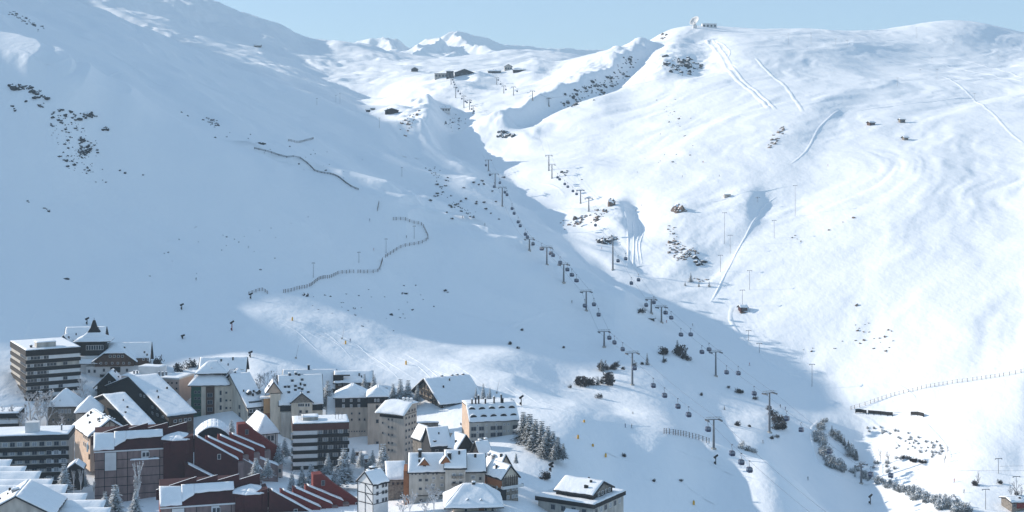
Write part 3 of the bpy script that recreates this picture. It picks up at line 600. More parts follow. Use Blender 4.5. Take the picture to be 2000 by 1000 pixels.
# 9/10 the red complexes
def red():
    b = Bld('red_apartment_complex', 'upper maroon apartment complex with saw toothed walls and strips of snow roof', 'apartment building', 185, 884, 500, 16, 319, 161, 1010)
    b.L = 17; P = b.P
    b.walls(M_PINKB, z1=b.H)
    b.part(G().prism([(-.05, 0, b.H), (-.05, 14, b.H), (-.05, 14, b.H + 6.4), (-.05, 6, b.H + 5.6), (-.05, .0, b.H + .4)], (b.W, 0, 0)), 'mansard', M_REDD)
    b.part(G().box(-.2, -.06, .02, 13.9, b.H - 3.2, b.H + .2), 'end_panel', M_RED)
    b.part(G().box(-.3, b.W, -.35, 0, b.H - .1, b.H + .35), 'cornice', M_PANEL)
    # ragged snow slope over the mansard
    x1, x2, x3 = b.fx(223), b.fx(246), b.W
    g = G(); snow_sheet(g, (-.4, -.5, b.H + .9), (x1, -.5, b.H + .8), (x1, 5, b.H + 5.5), (-.4, 6, b.H + 5.7), .6, 0); snow_sheet(g, (x1, .6, b.H + 1.6), (x2, 2.6, b.H + 3.3), (x2, 6, b.H + 5.8), (x1, 6, b.H + 5.8), .6, 0); snow_sheet(g, (x2, 3.0, b.H + 3.6), (x3, 3.2, b.H + 3.9), (x3, 6, b.H + 5.8), (x2, 6, b.H + 5.8), .6, 0)
    b.part(g, 'snow_cover', M_SNOW, True)
    # saw tooth parapet
    pts = [(178, 852), (251, 829), (251, 837), (289, 826), (289, 836), (328, 825), (328, 835), (366, 824), (366, 870), (178, 870)]
    b.part(G().prism([(P(a, c, 7)[0], 7, P(a, c, 7)[1]) for a, c in pts], (0, .5, 0)), 'saw_tooth_wall', M_REDD)
    g = G()
    for (a, c), (d, e) in (((178, 852), (251, 829)), ((251, 837), (289, 826)), ((289, 836), (328, 825)), ((328, 835), (366, 824))):
        p, q = P(a, c, 7), P(d, e, 7); snow_sheet(g, (p[0], 6.95, p[1]), (q[0], 6.95, q[1]), (q[0], 7.45, q[1]), (p[0], 7.45, p[1]), .05, 0)
    b.part(g, 'parapet_snow', M_SNOW, True)
    # floor bands, pilasters, bay, windows
    for k in range(1, 8): b.part(G().box(-.12, b.W, -.1, 0, b.H - 3.1 * k, b.H - 3.1 * k + .18), 'floor_band', M_DARK)
    for px in (204, 228, 249, 312): x = b.fx(px); b.part(G().box(x - .1, x + .1, -.12, 0, -2, b.H - .2), 'pilaster', M_DARK)
    x = b.fx(207); b.part(G().box(x - .4, b.fx(227), -.45, 0, b.H - 6.6, b.H - .3), 'glazed_bay', M_PANEL)
    xa, xb = b.fx(276), b.fx(290); b.part(G().box(xa, xb, -.4, 0, b.H - 3.6, b.H - .3), 'window_bay', M_PANEL)
    for q in (0, 1): inst(win_mesh(1.0, 1.5, 'w'), 'window', b.root, (xa + .9 + q * 1.3, -.42, b.H - 1.6))
    g = G(); snow_sheet(g, (b.fx(254), -1.2, b.H - 3.3), (b.fx(311), -1.2, b.H - 3.3), (b.fx(311), -.02, b.H - 3.3), (b.fx(254), -.02, b.H - 3.3), .4, 0); b.part(g, 'ledge_snow', M_SNOW, True)
    b.win('f', 302, 893, 4, 4, 'd'); b.win('l', 172, 873, 4, 8, 'w', .2); b.win('l', 174, 892, 2, 5, 'o', .03)
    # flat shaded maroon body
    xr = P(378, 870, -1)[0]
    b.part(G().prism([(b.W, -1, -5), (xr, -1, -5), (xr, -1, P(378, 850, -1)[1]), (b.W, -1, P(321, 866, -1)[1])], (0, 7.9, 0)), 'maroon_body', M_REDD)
    # snow mound on top, polygonal drum
    mx, mz = P(349, 866, 3); g = G(); ring = [(mx + 6.6 * math.cos(t) , 3.4 + 5.6 * math.sin(t)) for t in [(k + .5) * math.pi / 4 for k in range(8)]]
    g.prism([(x, y, mz - 3) for x, y in ring], (0, 0, 5.0)); dr = b.part(g, 'drum', M_REDD)
    g = G(); n = 8
    for k in range(n):
        a_, c_ = ring[k], ring[(k + 1) % n]; snow_sheet(g, (a_[0], a_[1], mz + 2.0), (c_[0], c_[1], mz + 2.0), (mx, 5, mz + 3.6), (mx, 5, mz + 3.6), .5, .1)
    g.build('snow_cover', M_SNOW, dr, True)
    # stepped monopitch strips
    fins = [((380, 852), (465, 899), -2.0, 3.4), ((402, 853), (474, 886), 1.8, 3.4), ((426, 850), (496, 881), 5.6, 3.4), ((449, 847), (517, 876), 9.4, 3.4)]
    for (a, c), (d, e), v, w in fins:
        p, q = P(a, c, v), P(d, e, v); pb = p[1] - 3.4 if v < 0 else p[1] - 3.0
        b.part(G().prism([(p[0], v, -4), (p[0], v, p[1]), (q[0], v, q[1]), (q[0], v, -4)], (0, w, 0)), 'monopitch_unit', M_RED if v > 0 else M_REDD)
        g = G(); snow_sheet(g, (p[0] + .9, v + .15, p[1] - .35), (q[0] + .3, v + .15, q[1] + .02), (q[0] + .3, v + w + .25, q[1] + .02), (p[0] + .9, v + w + .25, p[1] - .35), .35, 0); b.part(g, 'snow_cover', M_SNOW, True)
        b.part(G().box(q[0] - .1, q[0] + 2.2, v + .1, v + w - .1, q[1] - 9, q[1] - 1.0), 'bay', M_PINKB)
    p = P(428, 892, -2.05); inst(win_mesh(1, 1.7, 'w'), 'window', b.root, (p[0], -2.02, p[1]))
    # low front wing with sloped snow
    p, q = P(362, 905, -6), P(440, 945, -6)
    b.part(G().prism([(p[0], -6, -4), (p[0], -6, p[1]), (q[0], -6, q[1]), (q[0], -6, -4)], (0, 3.9, 0)), 'front_wing', M_REDD)
    g = G(); snow_sheet(g, (p[0] + 1, -6.1, p[1] - .5), (q[0], -6.1, q[1] + .1), (q[0], -2.2, q[1] + .1), (p[0] + 1, -2.2, p[1] - .5), .45, 0); b.part(g, 'snow_cover', M_SNOW, True)
    # chimney tower and falling wall
    p, q = P(464, 829, 13), P(496, 829, 13); z2 = P(496, 840, 13)[1]
    t_ = b.part(G().prism([(p[0], 12.9, 5), (p[0], 12.9, p[1]), ((p[0]+q[0])/2, 12.9, p[1] + .1), (q[0], 12.9, z2), (q[0], 12.9, 5)], (0, 5, 0)), 'stair_tower', M_RED); inst(win_mesh(1.0, 1.6, 'd'), 'window', t_, (p[0] + 3.4, 12.88, p[1] - 3))
    pts = [(496, 841), (520, 858), (552, 880), (552, 893), (535, 893), (535, 1000), (480, 1000), (480, 845)]
    b.part(G().prism([(P(a, c, 13)[0], 13, P(a, c, 13)[1]) for a, c in pts], (0, 4, 0)), 'stepped_wall', M_RED)
    p, q = P(536, 893, 12.9), P(552, 893, 12.9); pw = b.part(G().box(p[0], q[0], 12.9, 16.9, -4, p[1]), 'pink_end_wall', M_PINK)
    for k in range(4): inst(win_mesh(.9, 1.3, 'w'), 'window', pw, ((p[0]+q[0])/2 + .5, 12.87, p[1] - 2.2 - 3 * k))
    p = P(544, 882, 12.95); inst(win_mesh(1.0, 1.0, 'w'), 'window', b.root, (p[0], 12.97, p[1]))
    # low courtyard roofs
    for (a, c), (d, e), v in (((497, 892), (543, 910), 6), ((475, 897), (512, 918), 2)):
        p, q = P(a, c, v), P(d, e, v); w_ = b.part(G().prism([(p[0], v, -4), (p[0], v, p[1]), (q[0], v, q[1]), (q[0], v, -4)], (0, 5, 0)), 'courtyard_wing', M_PINKB)
        g = G(); snow_sheet(g, (p[0], v, p[1] + .1), (q[0], v, q[1] + .1), (q[0], v + 5, q[1] + .1), (p[0], v + 5, p[1] + .1), .4, .3); g.build('snow_cover', M_SNOW, w_, True)
    return b
rb = red()
def copy_tree(o, parent=None):
    c = o.copy(); col.objects.link(c); c.parent = parent
    for ch in list(o.children): copy_tree(ch, c)
    return c
d = air(305, 957, 462) - air(178, 852, 506)
r2 = copy_tree(rb.root); r2.location = rb.root.location + d; r2['label'] = 'lower maroon apartment complex with saw toothed walls, cut by the bottom edge'
rb.root['group'] = r2['group'] = 'maroon apartment complexes'
# 11 big cream and green block
b = Bld('green_and_cream_block', 'tall cream block with a dark green corner strip and layered snowy roofs', 'apartment building', 374, 754, 600, 5, 484, 366, 828); b.L = 16
b.walls(M_CREAM); W = b.W
b.part(G().box(-.15, b.fx(393), -.15, 5, -4, b.H - .3), 'green_panel', M_GREEN); b.part(G().box(b.fx(402), b.fx(419), -.1, 0, -1, b.H - .3), 'recessed_bay', M_BROWN)
for px in (382, 389): b.wins('f', (px,), (766, 778, 790, 802), 4, 4, 'd', off=.17)
for px in (431, 431): pass
b.wins('f', (431,), (768, 782, 797, 811), 3.4, 8, 'd'); b.wins('f', (442,), (768, 783, 798, 812), 3, 3, 'd'); b.wins('f', (450,), (783, 798), 2, 2, 'o'); b.wins('f', (410,), (772, 786, 800, 814), 9, 7, 'd', off=.12)
b.hip(M_ROOFD, -.3, b.fx(444), 0, 13, b.H, 6.2, 6.0, ov=1.1, t=.6)
b.walls(M_ROOFD, 2.5, b.fx(438), 3, 11, b.H + 2, b.hz(400, 728, 3), name='dormer_band'); b.hip(M_ROOFD, 1.8, b.fx(440), 2, 12, b.hz(400, 731, 2), 4.6, 5.5, ov=.6, t=.6, name='upper_roof')
xa, xb = b.P(392, 715, 16)[0], b.P(478, 715, 16)[0]
b.walls(M_CREAM, xa, xb, 14, 26, -4, b.hz(430, 722, 14)); b.gable(M_ROOFD, xa, xb, 14, 26, b.hz(430, 727, 14), 5.2, 'x', ov=1, wm=M_DARK, t=.6)
b.dormer(b.P(414, 728, 4)[0], 3.2, b.hz(414, 727, 4), 3.0, .8, 4, M_DARK)
xa, xb = b.P(446, 745, 5)[0], b.P(474, 745, 5)[0]
b.walls(M_CREAM, xa, xb, 4, 14, b.H - 4, b.hz(460, 742, 4)); b.gable(M_ROOFD, xa, xb, 4, 14, b.hz(460, 742, 4), 3.2, 'y', ov=.7, wm=M_DARK)
b = Bld('sloping_roof_block', 'cream building with a steep roof falling to the right and two pointed dormers', 'apartment building', 484, 797, 588, 34, 519, 418, 830)
b.walls(M_CREAM); b.gable(M_ROOFD, 0, b.W, 0, b.L, b.H, 11.5, 'x', ov=.7, wm=M_CREAM, t=.5)
b.part(G().box(0.2, b.W, -.25, -.02, b.H - 3.4, b.H - .5), 'dark_frieze', M_DARK); b.wins('f', (489, 496, 503, 511), (803, 816), 5, 6, 'w', off=.27); b.wins('l', (468, 468.1), (801, 816), 4, 7, 'd')
for q in range(2): b.dormer(3 + q * 4.2, 4.8, b.H + 4.6, 1.7, 1.0, 3.0, M_DARK)
b.part(G().box(1.2, b.W - 1.2, 1.3, 2.2, b.H + 1.2, b.H + 2.3), 'roof_window_band', M_GLASS)
# 12 orange and beige house with skylights
b = Bld('skylight_roof_house', 'ochre and cream house whose big snow roof is dotted with round dark skylights', 'apartment building', 546, 790, 588, 12, 630, 514, 850); b.L = 15
b.walls(M_CREAM); b.gable(M_ROOFD, 0, b.W, 0, 15, b.H, 10.6, 'x', ov=.6, wm=M_CREAM, t=.5)
b.walls(M_GREY, b.fx(549), b.fx(573), -1.2, -.05, -5, b.H - 3.2, name='bay'); b.part(G().box(.2, b.W, -.12, -.02, b.H - 3, b.H - .2), 'dark_frieze', M_ROOFD)
xa, xb = b.P(569, 790, -2)[0], b.P(610, 790, -2)[0]
b.walls(M_CREAM, xa, xb, -2.2, 3, -5, b.hz(590, 786, -2)); b.gable(M_ROOFD, xa, xb, -2.2, 6, b.hz(590, 786, -2), 3.6, 'y', ov=.6, wm=M_STONE)
for px in (584, 588, 592, 598, 603): b.P(px, 791, -2.25); inst(win_mesh(.7, 1.2, 'w'), 'window', b.root, (b.P(px, 791, -2.25)[0], -2.22, b.P(px, 791, -2.25)[1]))
for px, py in ((587, 804), (599, 804)): inst(win_mesh(.9, 1.0, 'd'), 'window', b.root, (b.P(px, py, -2.25)[0], -2.22, b.P(px, py, -2.25)[1]))
for px, py, v in ((557, 762, 5), (564, 762, 5), (566, 740, 7), (578, 739, 7), (584, 741, 7), (571, 751, 6), (590, 750, 6), (577, 761, 5), (595, 760, 5), (584, 765, 4.4), (590, 767, 4.2), (577, 768, 4), (564, 772, 3), (602, 773, 3)):
    # on the roof plane: height above eave = v_y * slope
    yy = (790 - py) * .148; x_, z_ = b.P(px, py + 2, yy); zz = b.H + yy * 10.6 / 7.5 + .3
    s_ = b.part(G().box(x_ - .55, x_ + .55, yy - .4, yy + .9, zz, zz + 1.0), 'skylight', M_GLASS); g = G(); snow_sheet(g, (x_ - .6, yy - .5, zz + 1), (x_ + .6, yy - .5, zz + 1), (x_ + .6, yy + 1, zz + 1), (x_ - .6, yy + 1, zz + 1), .3, 0); g.build('snow_cap', M_SNOW, s_, True)
xa, xb = b.P(520, 775, 2)[0], b.P(549, 775, 2)[0]
b.walls(M_CREAM, xa + 1.6, .4, .6, 9, -5, b.hz(535, 768, 2)); b.gable(M_ROOFD, xa, xb, .4, 9, b.hz(535, 766, 2), 4.2, 'y', ov=.5, wm=M_SALMON)
b.walls(M_OCHRE, xa - 1, xa + 1.55, 3, 12, -3, b.hz(522, 778, 3)); b.walls(M_WOOD, xa - 1.05, xa + 1.5, 2.9, 12, -5, b.hz(522, 807, 3), name='lower_wall'); b.part(G().box(xa - 2.5, xa + 1.9, 2.6, 12, b.hz(522, 778, 3), b.hz(522, 775, 3)), 'flat_roof', M_SNOW)
# 13 chalets behind
b = Bld('long_back_chalet', 'long low chalet with a bright ribbed snow roof, behind the skylight roof house', 'chalet', 640, 757, 634, 4, 654, 540, 775)
b = b; b.root.location = b.root.location
x0 = b.P(552, 752, 0)[0]; b.walls(M_DARK, x0, b.W, 0, 11, -5, b.H); b.gable(M_ROOFD, x0, b.W, 0, 11, b.H, 7.0, 'x', ov=.7, wm=M_DARK); xx, zz_ = b.P(603, 724, 5.5); b.chim(xx, 5.5, b.H + 6.6, 2.6, .9)
b.part(G().box(b.P(614, 740, 1)[0], b.P(622, 740, 1)[0], 2.0, 3.6, b.H + 2.6, b.H + 5.4), 'roof_opening', M_DARK); [b.win('f', px, 764, 4, 4, 'b') for px in (643, 648)]
b = Bld('dark_balcony_chalet', 'dark timber chalet with long balconies under a flat snow roof, backing the village', 'chalet', 655, 747, 632, 6, 725, 648, 772); b.L = 12
b.walls(M_DARK); b.gable(M_ROOFD, 0, b.W, 0, 12, b.H, 3.8, 'x', ov=1.0, wm=M_DARK)
b.part(G().box(-1, 3.6, 0, 1.5, b.H, b.H + 2.8).box(-1, 6.5, 0, 1.6, b.H + 2.8, b.H + 3.2), 'roof_terrace', M_DARK)
for z in (2.2, 4.6): b.balc('f', .4, b.W - .4, b.H - z, 1.2, .9, M_BROWN)
b.wins('f', (664, 673, 682, 692, 702, 713), (751, 760), 5, 4, 'b')
# 14 banded block in the middle
b = Bld('central_banded_block', 'free standing flat roofed block with crisp white and dark balcony bands in the village centre', 'apartment building', 574, 829, 545, 10, 680, 560, 922); b.L = 15
b.walls(M_GREY); b.part(G().box(-.6, b.W + .3, -.6, b.L, b.H - 2.4, b.H), 'parapet', mat('red_brown_fascia', (.10, .035, .028), .8)); b.flat(M_DARK, e=.2, z=b.H + .2, ov=.5)
xm = b.fx(620)
for k in range(6):
    z = b.H - 3.1 - k * 3.0
    b.part(G().box(-.35, xm, -.5, -.02, z - 1.0, z + .55), 'balcony_panel', M_PANEL)
    b.part(G().box(-.6, xm, -.6, -.02, z - 2.4, z - 1.01), 'balcony_band', M_DARK); b.part(G().box(xm + .02, b.W + .4, -1.2, -.02, z - 2.1, z - 1.03).box(xm + .02, b.W + .4, -1.25, -.02, z - 1.02, z - .92), 'balcony_band', M_DARK)
    for q in range(6): inst(win_mesh(1.4, 1.4, 'b' if (q * 5 + k * 3) % 4 == 0 else 'd'), 'window', b.root, (xm + 1.1 + q * 1.95, -.02, z - .1))
    for q in range(3): inst(win_mesh(1.3, 1.3, 'd'), 'window', b.root, (-.02, 2 + q * 4, z - .1), -math.pi/2)
    b.part(G().box(-1.1, -.02, .6, 6, z - 2.3, z - 1.2), 'side_balcony', M_PANEL)
b.part(G().box(b.fx(592), b.fx(622), 4, 9, b.H + .2, b.H + 1.9), 'plant_room', M_GREY); g = G(); snow_sheet(g, (b.fx(590), 3.7, b.H + 1.9), (b.fx(623), 3.7, b.H + 1.9), (b.fx(623), 9.3, b.H + 1.9), (b.fx(590), 9.3, b.H + 1.9), .5, 0); b.part(g, 'snow_cover', M_SNOW, True)
for px in (584, 588, 592, 655, 661, 668): x = b.P(px, 820, 5)[0]; b.part(G().tube((x, 5, b.H), (x, 5, b.H + 3.5), .09).tube((x - .6, 5, b.H + 3), (x + .6, 5, b.H + 3), .06).tube((x - .5, 5, b.H + 2.4), (x + .5, 5, b.H + 2.4), .06), 'antenna', M_METAL)
# 15 beige towers
b = Bld('wide_beige_tower', 'wide plain beige tower with a dark band under snow, left of its taller neighbour', 'apartment building', 655, 796, 592, 4, 718, 640, 875); b.L = 14
b.walls(M_BEIGE, z1=b.H); b.walls(M_ROOFD, -.1, b.W, -.15, 13.9, b.H, b.hz(690, 778, 0), name='dark_attic'); b.hip(M_ROOFD, 0, b.W, 0, 14, b.hz(690, 778, 0), 4.2, 5.0, ov=.9, t=.6)
b.wins('f', (671, 686, 701), (782, 793), 3.5, 5, 'b', off=.17); b.wins('f', (687, 702), (808, 820), 3, 3.4, 'd'); b.wins('f', (672, 687, 702, 712), (820.1,), 3, 4, 'd'); b.wins('f', tuple(range(682, 716, 5)), (843,), 1.4, 1.8, 'd')
b.gable(M_ROOFD, b.P(640, 790, 3)[0], 1, 2, 12, b.H - 3, 6, 'x', wm=M_DARK)
for px, h in ((672, 2.2), (683, 2.6), (698, 2.8)): x = b.P(px, 770, 6)[0]; b.chim(x, 6, b.hz(px, 770, 6) - 1.0, h, 1.4, M_WHITE)
b = Bld('tall_beige_tower', 'narrow tall beige tower with a dark attic and capped snow roof', 'apartment building', 718, 788, 584, 5, 757, 712, 885); b.L = 13
b.walls(M_BEIGE); b.walls(M_ROOFD, -.12, b.W + .1, -.15, 12.9, b.H, b.H + 2.4, name='dark_attic'); b.hip(M_ROOFD, 0, b.W, 0, 13, b.H + 2.4, 3.2, 4.0, ov=.6, t=.6); b.wins('f', (733, 739), (782,), 3, 5, 'b', off=.17); b.wins('f', (737,), (795, 823, 866), 4.5, 6, 'd')
b = Bld('corner_beige_tower', 'big beige corner tower with a snow roof draped over two levels, full of small windows', 'apartment building', 789, 812, 555, 62, 814, 740, 893)
b.walls(M_BEIGE)
b.part(G().box(-.12, -.01, .4, b.L - .4, b.H - 1.3, b.H - .2), 'dark_band', M_DARK)
b.part(G().box(0, b.W, 0, b.L, b.H - .05, b.H + .25), 'roof', M_ROOFD)
g = G(); z = b.H + .3
snow_sheet(g, (-.8, b.L + 1, z), (-.8, -.5, z), (5, -.5, z + 3.6), (5, b.L, z + 3.6), .8, .3); snow_sheet(g, (5, b.L, z + 3.6), (5, -.5, z + 3.6), (b.W, -.5, z + 3.4), (b.W, b.L, z + 3.4), .7, .2)
b.part(g, 'snow_cover', M_SNOW, True); b.part(G().prism([(.2, .02, z - .1), (b.W - .1, .02, z - .1), (b.W - .1, .02, z + 3.3), (5, .02, z + 3.4)], (0, b.L - .1, 0)), 'attic', M_BEIGE)
b.wins('f', (793, 799, 805, 810), (806, 818, 831, 843, 856, 868, 880), 2.2, 4, 'd'); b.wins('l', (759, 766), (822, 837, 852, 868, 882), 2, 3.6, 'd'); b.wins('l', (747.5,), (830, 850), 1.6, 3, 'd')
for px in (770, 778, 786): b.chim(6.5, (789 - px) * .22, z + 3.6, 1.6, .8, M_WHITE)
# 16 timber chalet
b = Bld('carved_timber_chalet', 'big timber and stone chalet with a carved gable and a vast snow roof', 'chalet', 862, 787, 612, 28, 940, 806, 820)
b.walls(M_STONE); b.gable(M_ROOFD, 0, b.W, 0, b.L, b.H, 8.2, 'x', ov=1.8, th=.4, t=.55, wm=M_STONE)
b.part(G().box(.1, b.W * .55, -.2, -.02, b.H - 6.5, b.H - .4), 'timber_facade', M_DARK)
for k in range(8): y = 1.5 + k * (b.L - 3) / 7; hh = (1 - abs(y - b.L/2) / (b.L/2)) * 7.5; b.part(G().box(-.2, -.02, y - .16, y + .16, -1, b.H + hh), 'timber_post', M_DARK)
for z in (0, -3, 3): b.part(G().box(-.8, -.22, 3 + max(z, 0), b.L - 3 - max(z, 0), b.H + z - .5, b.H + z + .3), 'balcony', M_DARK)
for z, n in ((1.7, 4), (-1.4, 6), (-4.4, 6), (4.6, 2)):
    for k in range(n): inst(win_mesh(1.2, 1.3, 'o'), 'window', b.root, (-.03, b.L/2 + (k - (n - 1) / 2) * 2.7 + .6, b.H + z), -math.pi/2)
b.wins('f', (868, 875, 882), (793, 802), 5, 3, 'b', off=.22)
for px, py in ((863, 753), (883, 758), (893, 750), (904, 766)): yv = b.L * .52; b.chim(b.P(px, py, yv)[0], yv, b.H + 7.2, 1.8, .9)
# 17 orange block with arched dormers
b = Bld('arched_dormer_block', 'apricot block with two rows of arched dormers in its snow roof', 'apartment building', 917, 824, 560, 13, 1013, 880, 880); b.L = 15
b.walls(M_GREY); b.part(G().box(-.15, -.01, -.1, 15, -5, b.H + .05), 'apricot_wall', M_SALMON)
zr = 5.6; sl = [(-.5, b.H - .1), (6.5, b.H + zr), (15.2, b.H + zr)]
b.part(G().prism([(-.14, 0, b.H + .06), (-.14, 6.4, b.H + zr - .1), (-.14, 15, b.H + zr - .1), (-.14, 15, b.H + .06)], (.5, 0, 0)), 'apricot_gable', M_SALMON)
r = b.part(G().prism([(-.2, y, z) for y, z in sl] + [(-.2, 15.2, b.H + zr - .3), (-.2, 6.6, b.H + zr - .35), (-.2, -.3, b.H - .4)], (b.W + .4, 0, 0)), 'roof', M_ROOFD)
g = G(); snow_sheet(g, (-.2, -.5, b.H), (b.W + .2, -.5, b.H), (b.W + .2, 6.5, b.H + zr + .05), (-.2, 6.5, b.H + zr + .05), .5, .05); snow_sheet(g, (-.2, 6.5, b.H + zr + .05), (b.W + .2, 6.5, b.H + zr + .05), (b.W + .2, 15.2, b.H + zr + .1), (-.2, 15.2, b.H + zr + .1), .5, .05); g.build('snow_cover', M_SNOW, r, True)
for row, (y, z) in enumerate(((1.2, b.H + 1.5), (4.3, b.H + 4.0))):
    for k in range(5):
        x = 1.9 + k * (b.W - 3.8) / 4; n = 7; arc = [(x + 1.35 * math.cos(math.pi * t / n), .95 * math.sin(math.pi * t / n)) for t in range(n + 1)]
        dm = b.part(G().prism([(a, y - .3, z + c) for a, c in arc], (0, 1.6, 0)), 'arched_dormer', M_DARK)
        arc2 = [(x + 1.6 * math.cos(math.pi * t / n), 1.3 * math.sin(math.pi * t / n)) for t in range(n + 1)]
        G().prism([(a, y - .12, z + c) for a, c in arc2], (0, 2.2, 0)).build('snow_cap', M_SNOW, dm)
for k, px in enumerate((922, 929, 935, 948, 965, 979, 982)): x = b.P(px, 790, 6.6)[0]; b.chim(x, 6.6, b.H + zr, 2.0 + (k % 3) * .7, .55)
for py in (838, 851, 865):
    b.wins('f', (925, 940.5, 963, 976, 1006), (py,), 9, 7, 'd'); b.wins('f', (932.5, 951, 969.5, 985, 993), (py - 6,), 3, 3, 'b')
b.wins('f', tuple(range(922, 1010, 9)), (876,), 7, 5, 'k'); b.wins('l', (900, 908), (845, 872), 2, 3, 'd')
for k in range(12): x = .6 + k * (b.W - 1.2) / 11; b.part(G().box(x - .06, x + .06, -1.4, -1.25, 0, 2.2), 'porch_post', M_PANEL)
# 18 stepped low roofs with dark beams
def small(name, label, pxc, py, y, a, pxr, pxl, pyb, h, axis, wm, t=.5, rm=None, n=2):
    b = Bld(name, label, 'house', pxc, py, y, a, pxr, pxl, pyb); b.walls(wm); b.gable(rm or M_ROOFD, 0, b.W, 0, b.L, b.H, h, axis, ov=.6, t=t, wm=wm)
    for k in range(n): inst(win_mesh(1.1, 1.3, 'd'), 'window', b.root, (b.W * (k + .7) / (n + .4), -.03, b.H - 2), 0)
    return b
b = small('slate_gable_house', 'small grey gabled house between the corner beige tower and the arched dormer block', 823, 858, 535, 34, 848, 806, 888, 4.2, 'y', M_STONE)
b = small('beamed_roof_house', 'low house with thick dark beams along its snow roof, uphill of the grey gabled row', 842, 872, 518, 20, 880, 826, 892, 5.6, 'x', M_ROOFD)
b.chim(b.P(852, 870, -1)[0], 1, b.H + .6, 1.2, 1.0)
b = small('angled_beam_house', 'low house with an angular black framed roof, right of the beamed roof house', 893, 878, 515, 34, 926, 872, 895, 4.6, 'y', M_DARK)
b = small('twin_chimney_house', 'small snow roofed house with two square black chimneys behind the row', 938, 890, 505, 30, 960, 920, 905, 4.2, 'x', M_DARK); b.chim(2, 4, b.H + 2.6, 2, 1); b.chim(5, 5, b.H + 2.6, 2, 1)
# retaining walls and ramp
w = Bld('retaining_wall', 'grey concrete retaining wall with snow on top below the carved timber chalet', 'wall', 814, 826, 585, 4, 856, 812, 846); w.L = 1.2; w.walls(M_STONE); w.flat(M_STONE, e=.3)
w = Bld('garden_wall', 'beige rendered wall beside the apricot gable end', 'wall', 877, 846, 556, 16, 901, 875, 862); w.L = 1.0; w.walls(M_BEIGE); w.flat(M_BEIGE, e=.3)
# 19 gabled row
def rowunit(name, label, pxc, py, y, a, pxr, pyr, wall, L=12, pyb=1000, **k):
    b = Bld(name, label, 'apartment building', pxc, py, y, a, pxr, pxc - 4, pyb); b.L = L; b.walls(wall)
    x, z = b.P(pxc, pyr, L / 2); b.gable(M_ROOFD, 0, b.W, 0, L, b.H, z - b.H, 'x', ov=.6, t=.5, wm=wall); return b
b = rowunit('grey_gabled_block', 'grey gabled block with an orange timber dormer and an orange timber end wall', 799, 922, 478, 3, 871, 887, M_GREY); H = b.H
b.part(G().box(-1.9, -.02, .4, 11, -4, H + .3), 'timber_end_wall', M_WOOD)
x = b.fx(829); hz_ = H + 1.4; dm = b.part(G().prism([(x - 2.2, 1.2, hz_), (x + 2.2, 1.2, hz_), (x, 1.2, hz_ + 2.5)], (0, 4, 0)), 'dormer', M_WOOD)
g = G(); [snow_sheet(g, (x + q * 2.6, 1.0, hz_ - .1), (x + q * 2.6, 5, hz_ - .1), (x, 5, hz_ + 2.8), (x, 1.0, hz_ + 2.8), .4, 0) for q in (-1, 1)]; g.build('snow_cover', M_SNOW, dm, True); inst(win_mesh(.8, 1.4, 'k'), 'window', dm, (x, .95, hz_ - .3))
b.chim(b.fx(820), 4.5, H + 4.8, 1.6, 1.1); b.part(G().box(-.05, b.W + 8, -.25, 0, H - 8.2, H - 8.0), 'floor_band', M_DARK)
b.wins('f', (805, 812, 820, 828, 836, 846, 853), (926,), 2, 1.6, 'd'); b.wins('f', (847, 863), (934, 948, 962), 6, 4, 'b'); b.wins('f', (821, 833), (938, 955), 5, 4, 'd'); b.wins('f', (822, 846), (978, 990), 5, 5, 'd')
b = rowunit('middle_gabled_block', 'middle block of the grey gabled row, set forward, with a square black chimney', 870, 914, 472, 3, 909, 881, M_GREY, 10); H = b.H
x = b.fx(870); dm = b.part(G().prism([(x - 1.6, .8, H + 1.2), (x + 2.0, .8, H + 1.2), (x + .2, .8, H + 3.6)], (0, 4, 0)), 'dormer', M_WOOD); g = G(); [snow_sheet(g, (x + .2 + q * 2.2, .6, H + 1.1), (x + .2 + q * 2.2, 5, H + 1.1), (x + .2, 5, H + 3.9), (x + .2, .6, H + 3.9), .4, 0) for q in (-1, 1)]; g.build('snow_cover', M_SNOW, dm, True)
b.chim(b.fx(878), 2.2, H + 2.4, 2, 1.2); b.wins('f', (887, 900), (927, 934), 5, 4, 'b'); b.wins('f', (887, 900), (943, 957), 5, 4, 'd'); b.wins('f', (875, 893), (972, 984), 4, 4, 'd')
for z in (3.2, 5.8, 8.4): b.balc('f', b.fx(882), b.fx(905), H - z, .8, .7, M_STONE)
b = rowunit('right_gabled_block', 'right hand block of the grey gabled row with tall dark windows', 908, 921, 476, 4, 947, 888, M_GREY, 11); b.wins('f', (924,), (932,), 7, 6, 'b'); b.wins('f', (924,), (945, 958), 6, 8, 'd'); b.wins('f', (938,), (935, 948, 960), 4, 5, 'd')
b = Bld('orange_gabled_house', 'house with orange timber upper walls and a bright snow roof at the row end', 'house', 974, 918, 488, 38, 1000, 946, 945); b.walls(M_WOOD); b.gable(M_ROOFD, 0, b.W, 0, b.L, b.H, 4.6, 'y', ov=.7, wm=M_SALMON); b.chim(1.5, 5, b.H + 2.4, 1.6, 1, M_METAL); b.chim(2, 8, b.H + 2.4, 1.6, .9, M_METAL); inst(win_mesh(.8, 1.2, 'w'), 'window', b.root, (b.W/2, -.3, b.H + 1.4))
b = Bld('arched_gable_house', 'grey house with an arched timber gable and dark corner, rightmost of the row', 'house', 981, 934, 470, 34, 1012, 948, 1000); b.walls(M_STONE); b.walls(M_WOOD, -.15, .2, .2, b.L, b.H - 3.4, b.H, name='timber_band'); b.gable(M_ROOFD, 0, b.W, 0, b.L, b.H, 3.6, 'y', ov=.7, wm=M_CREAM)
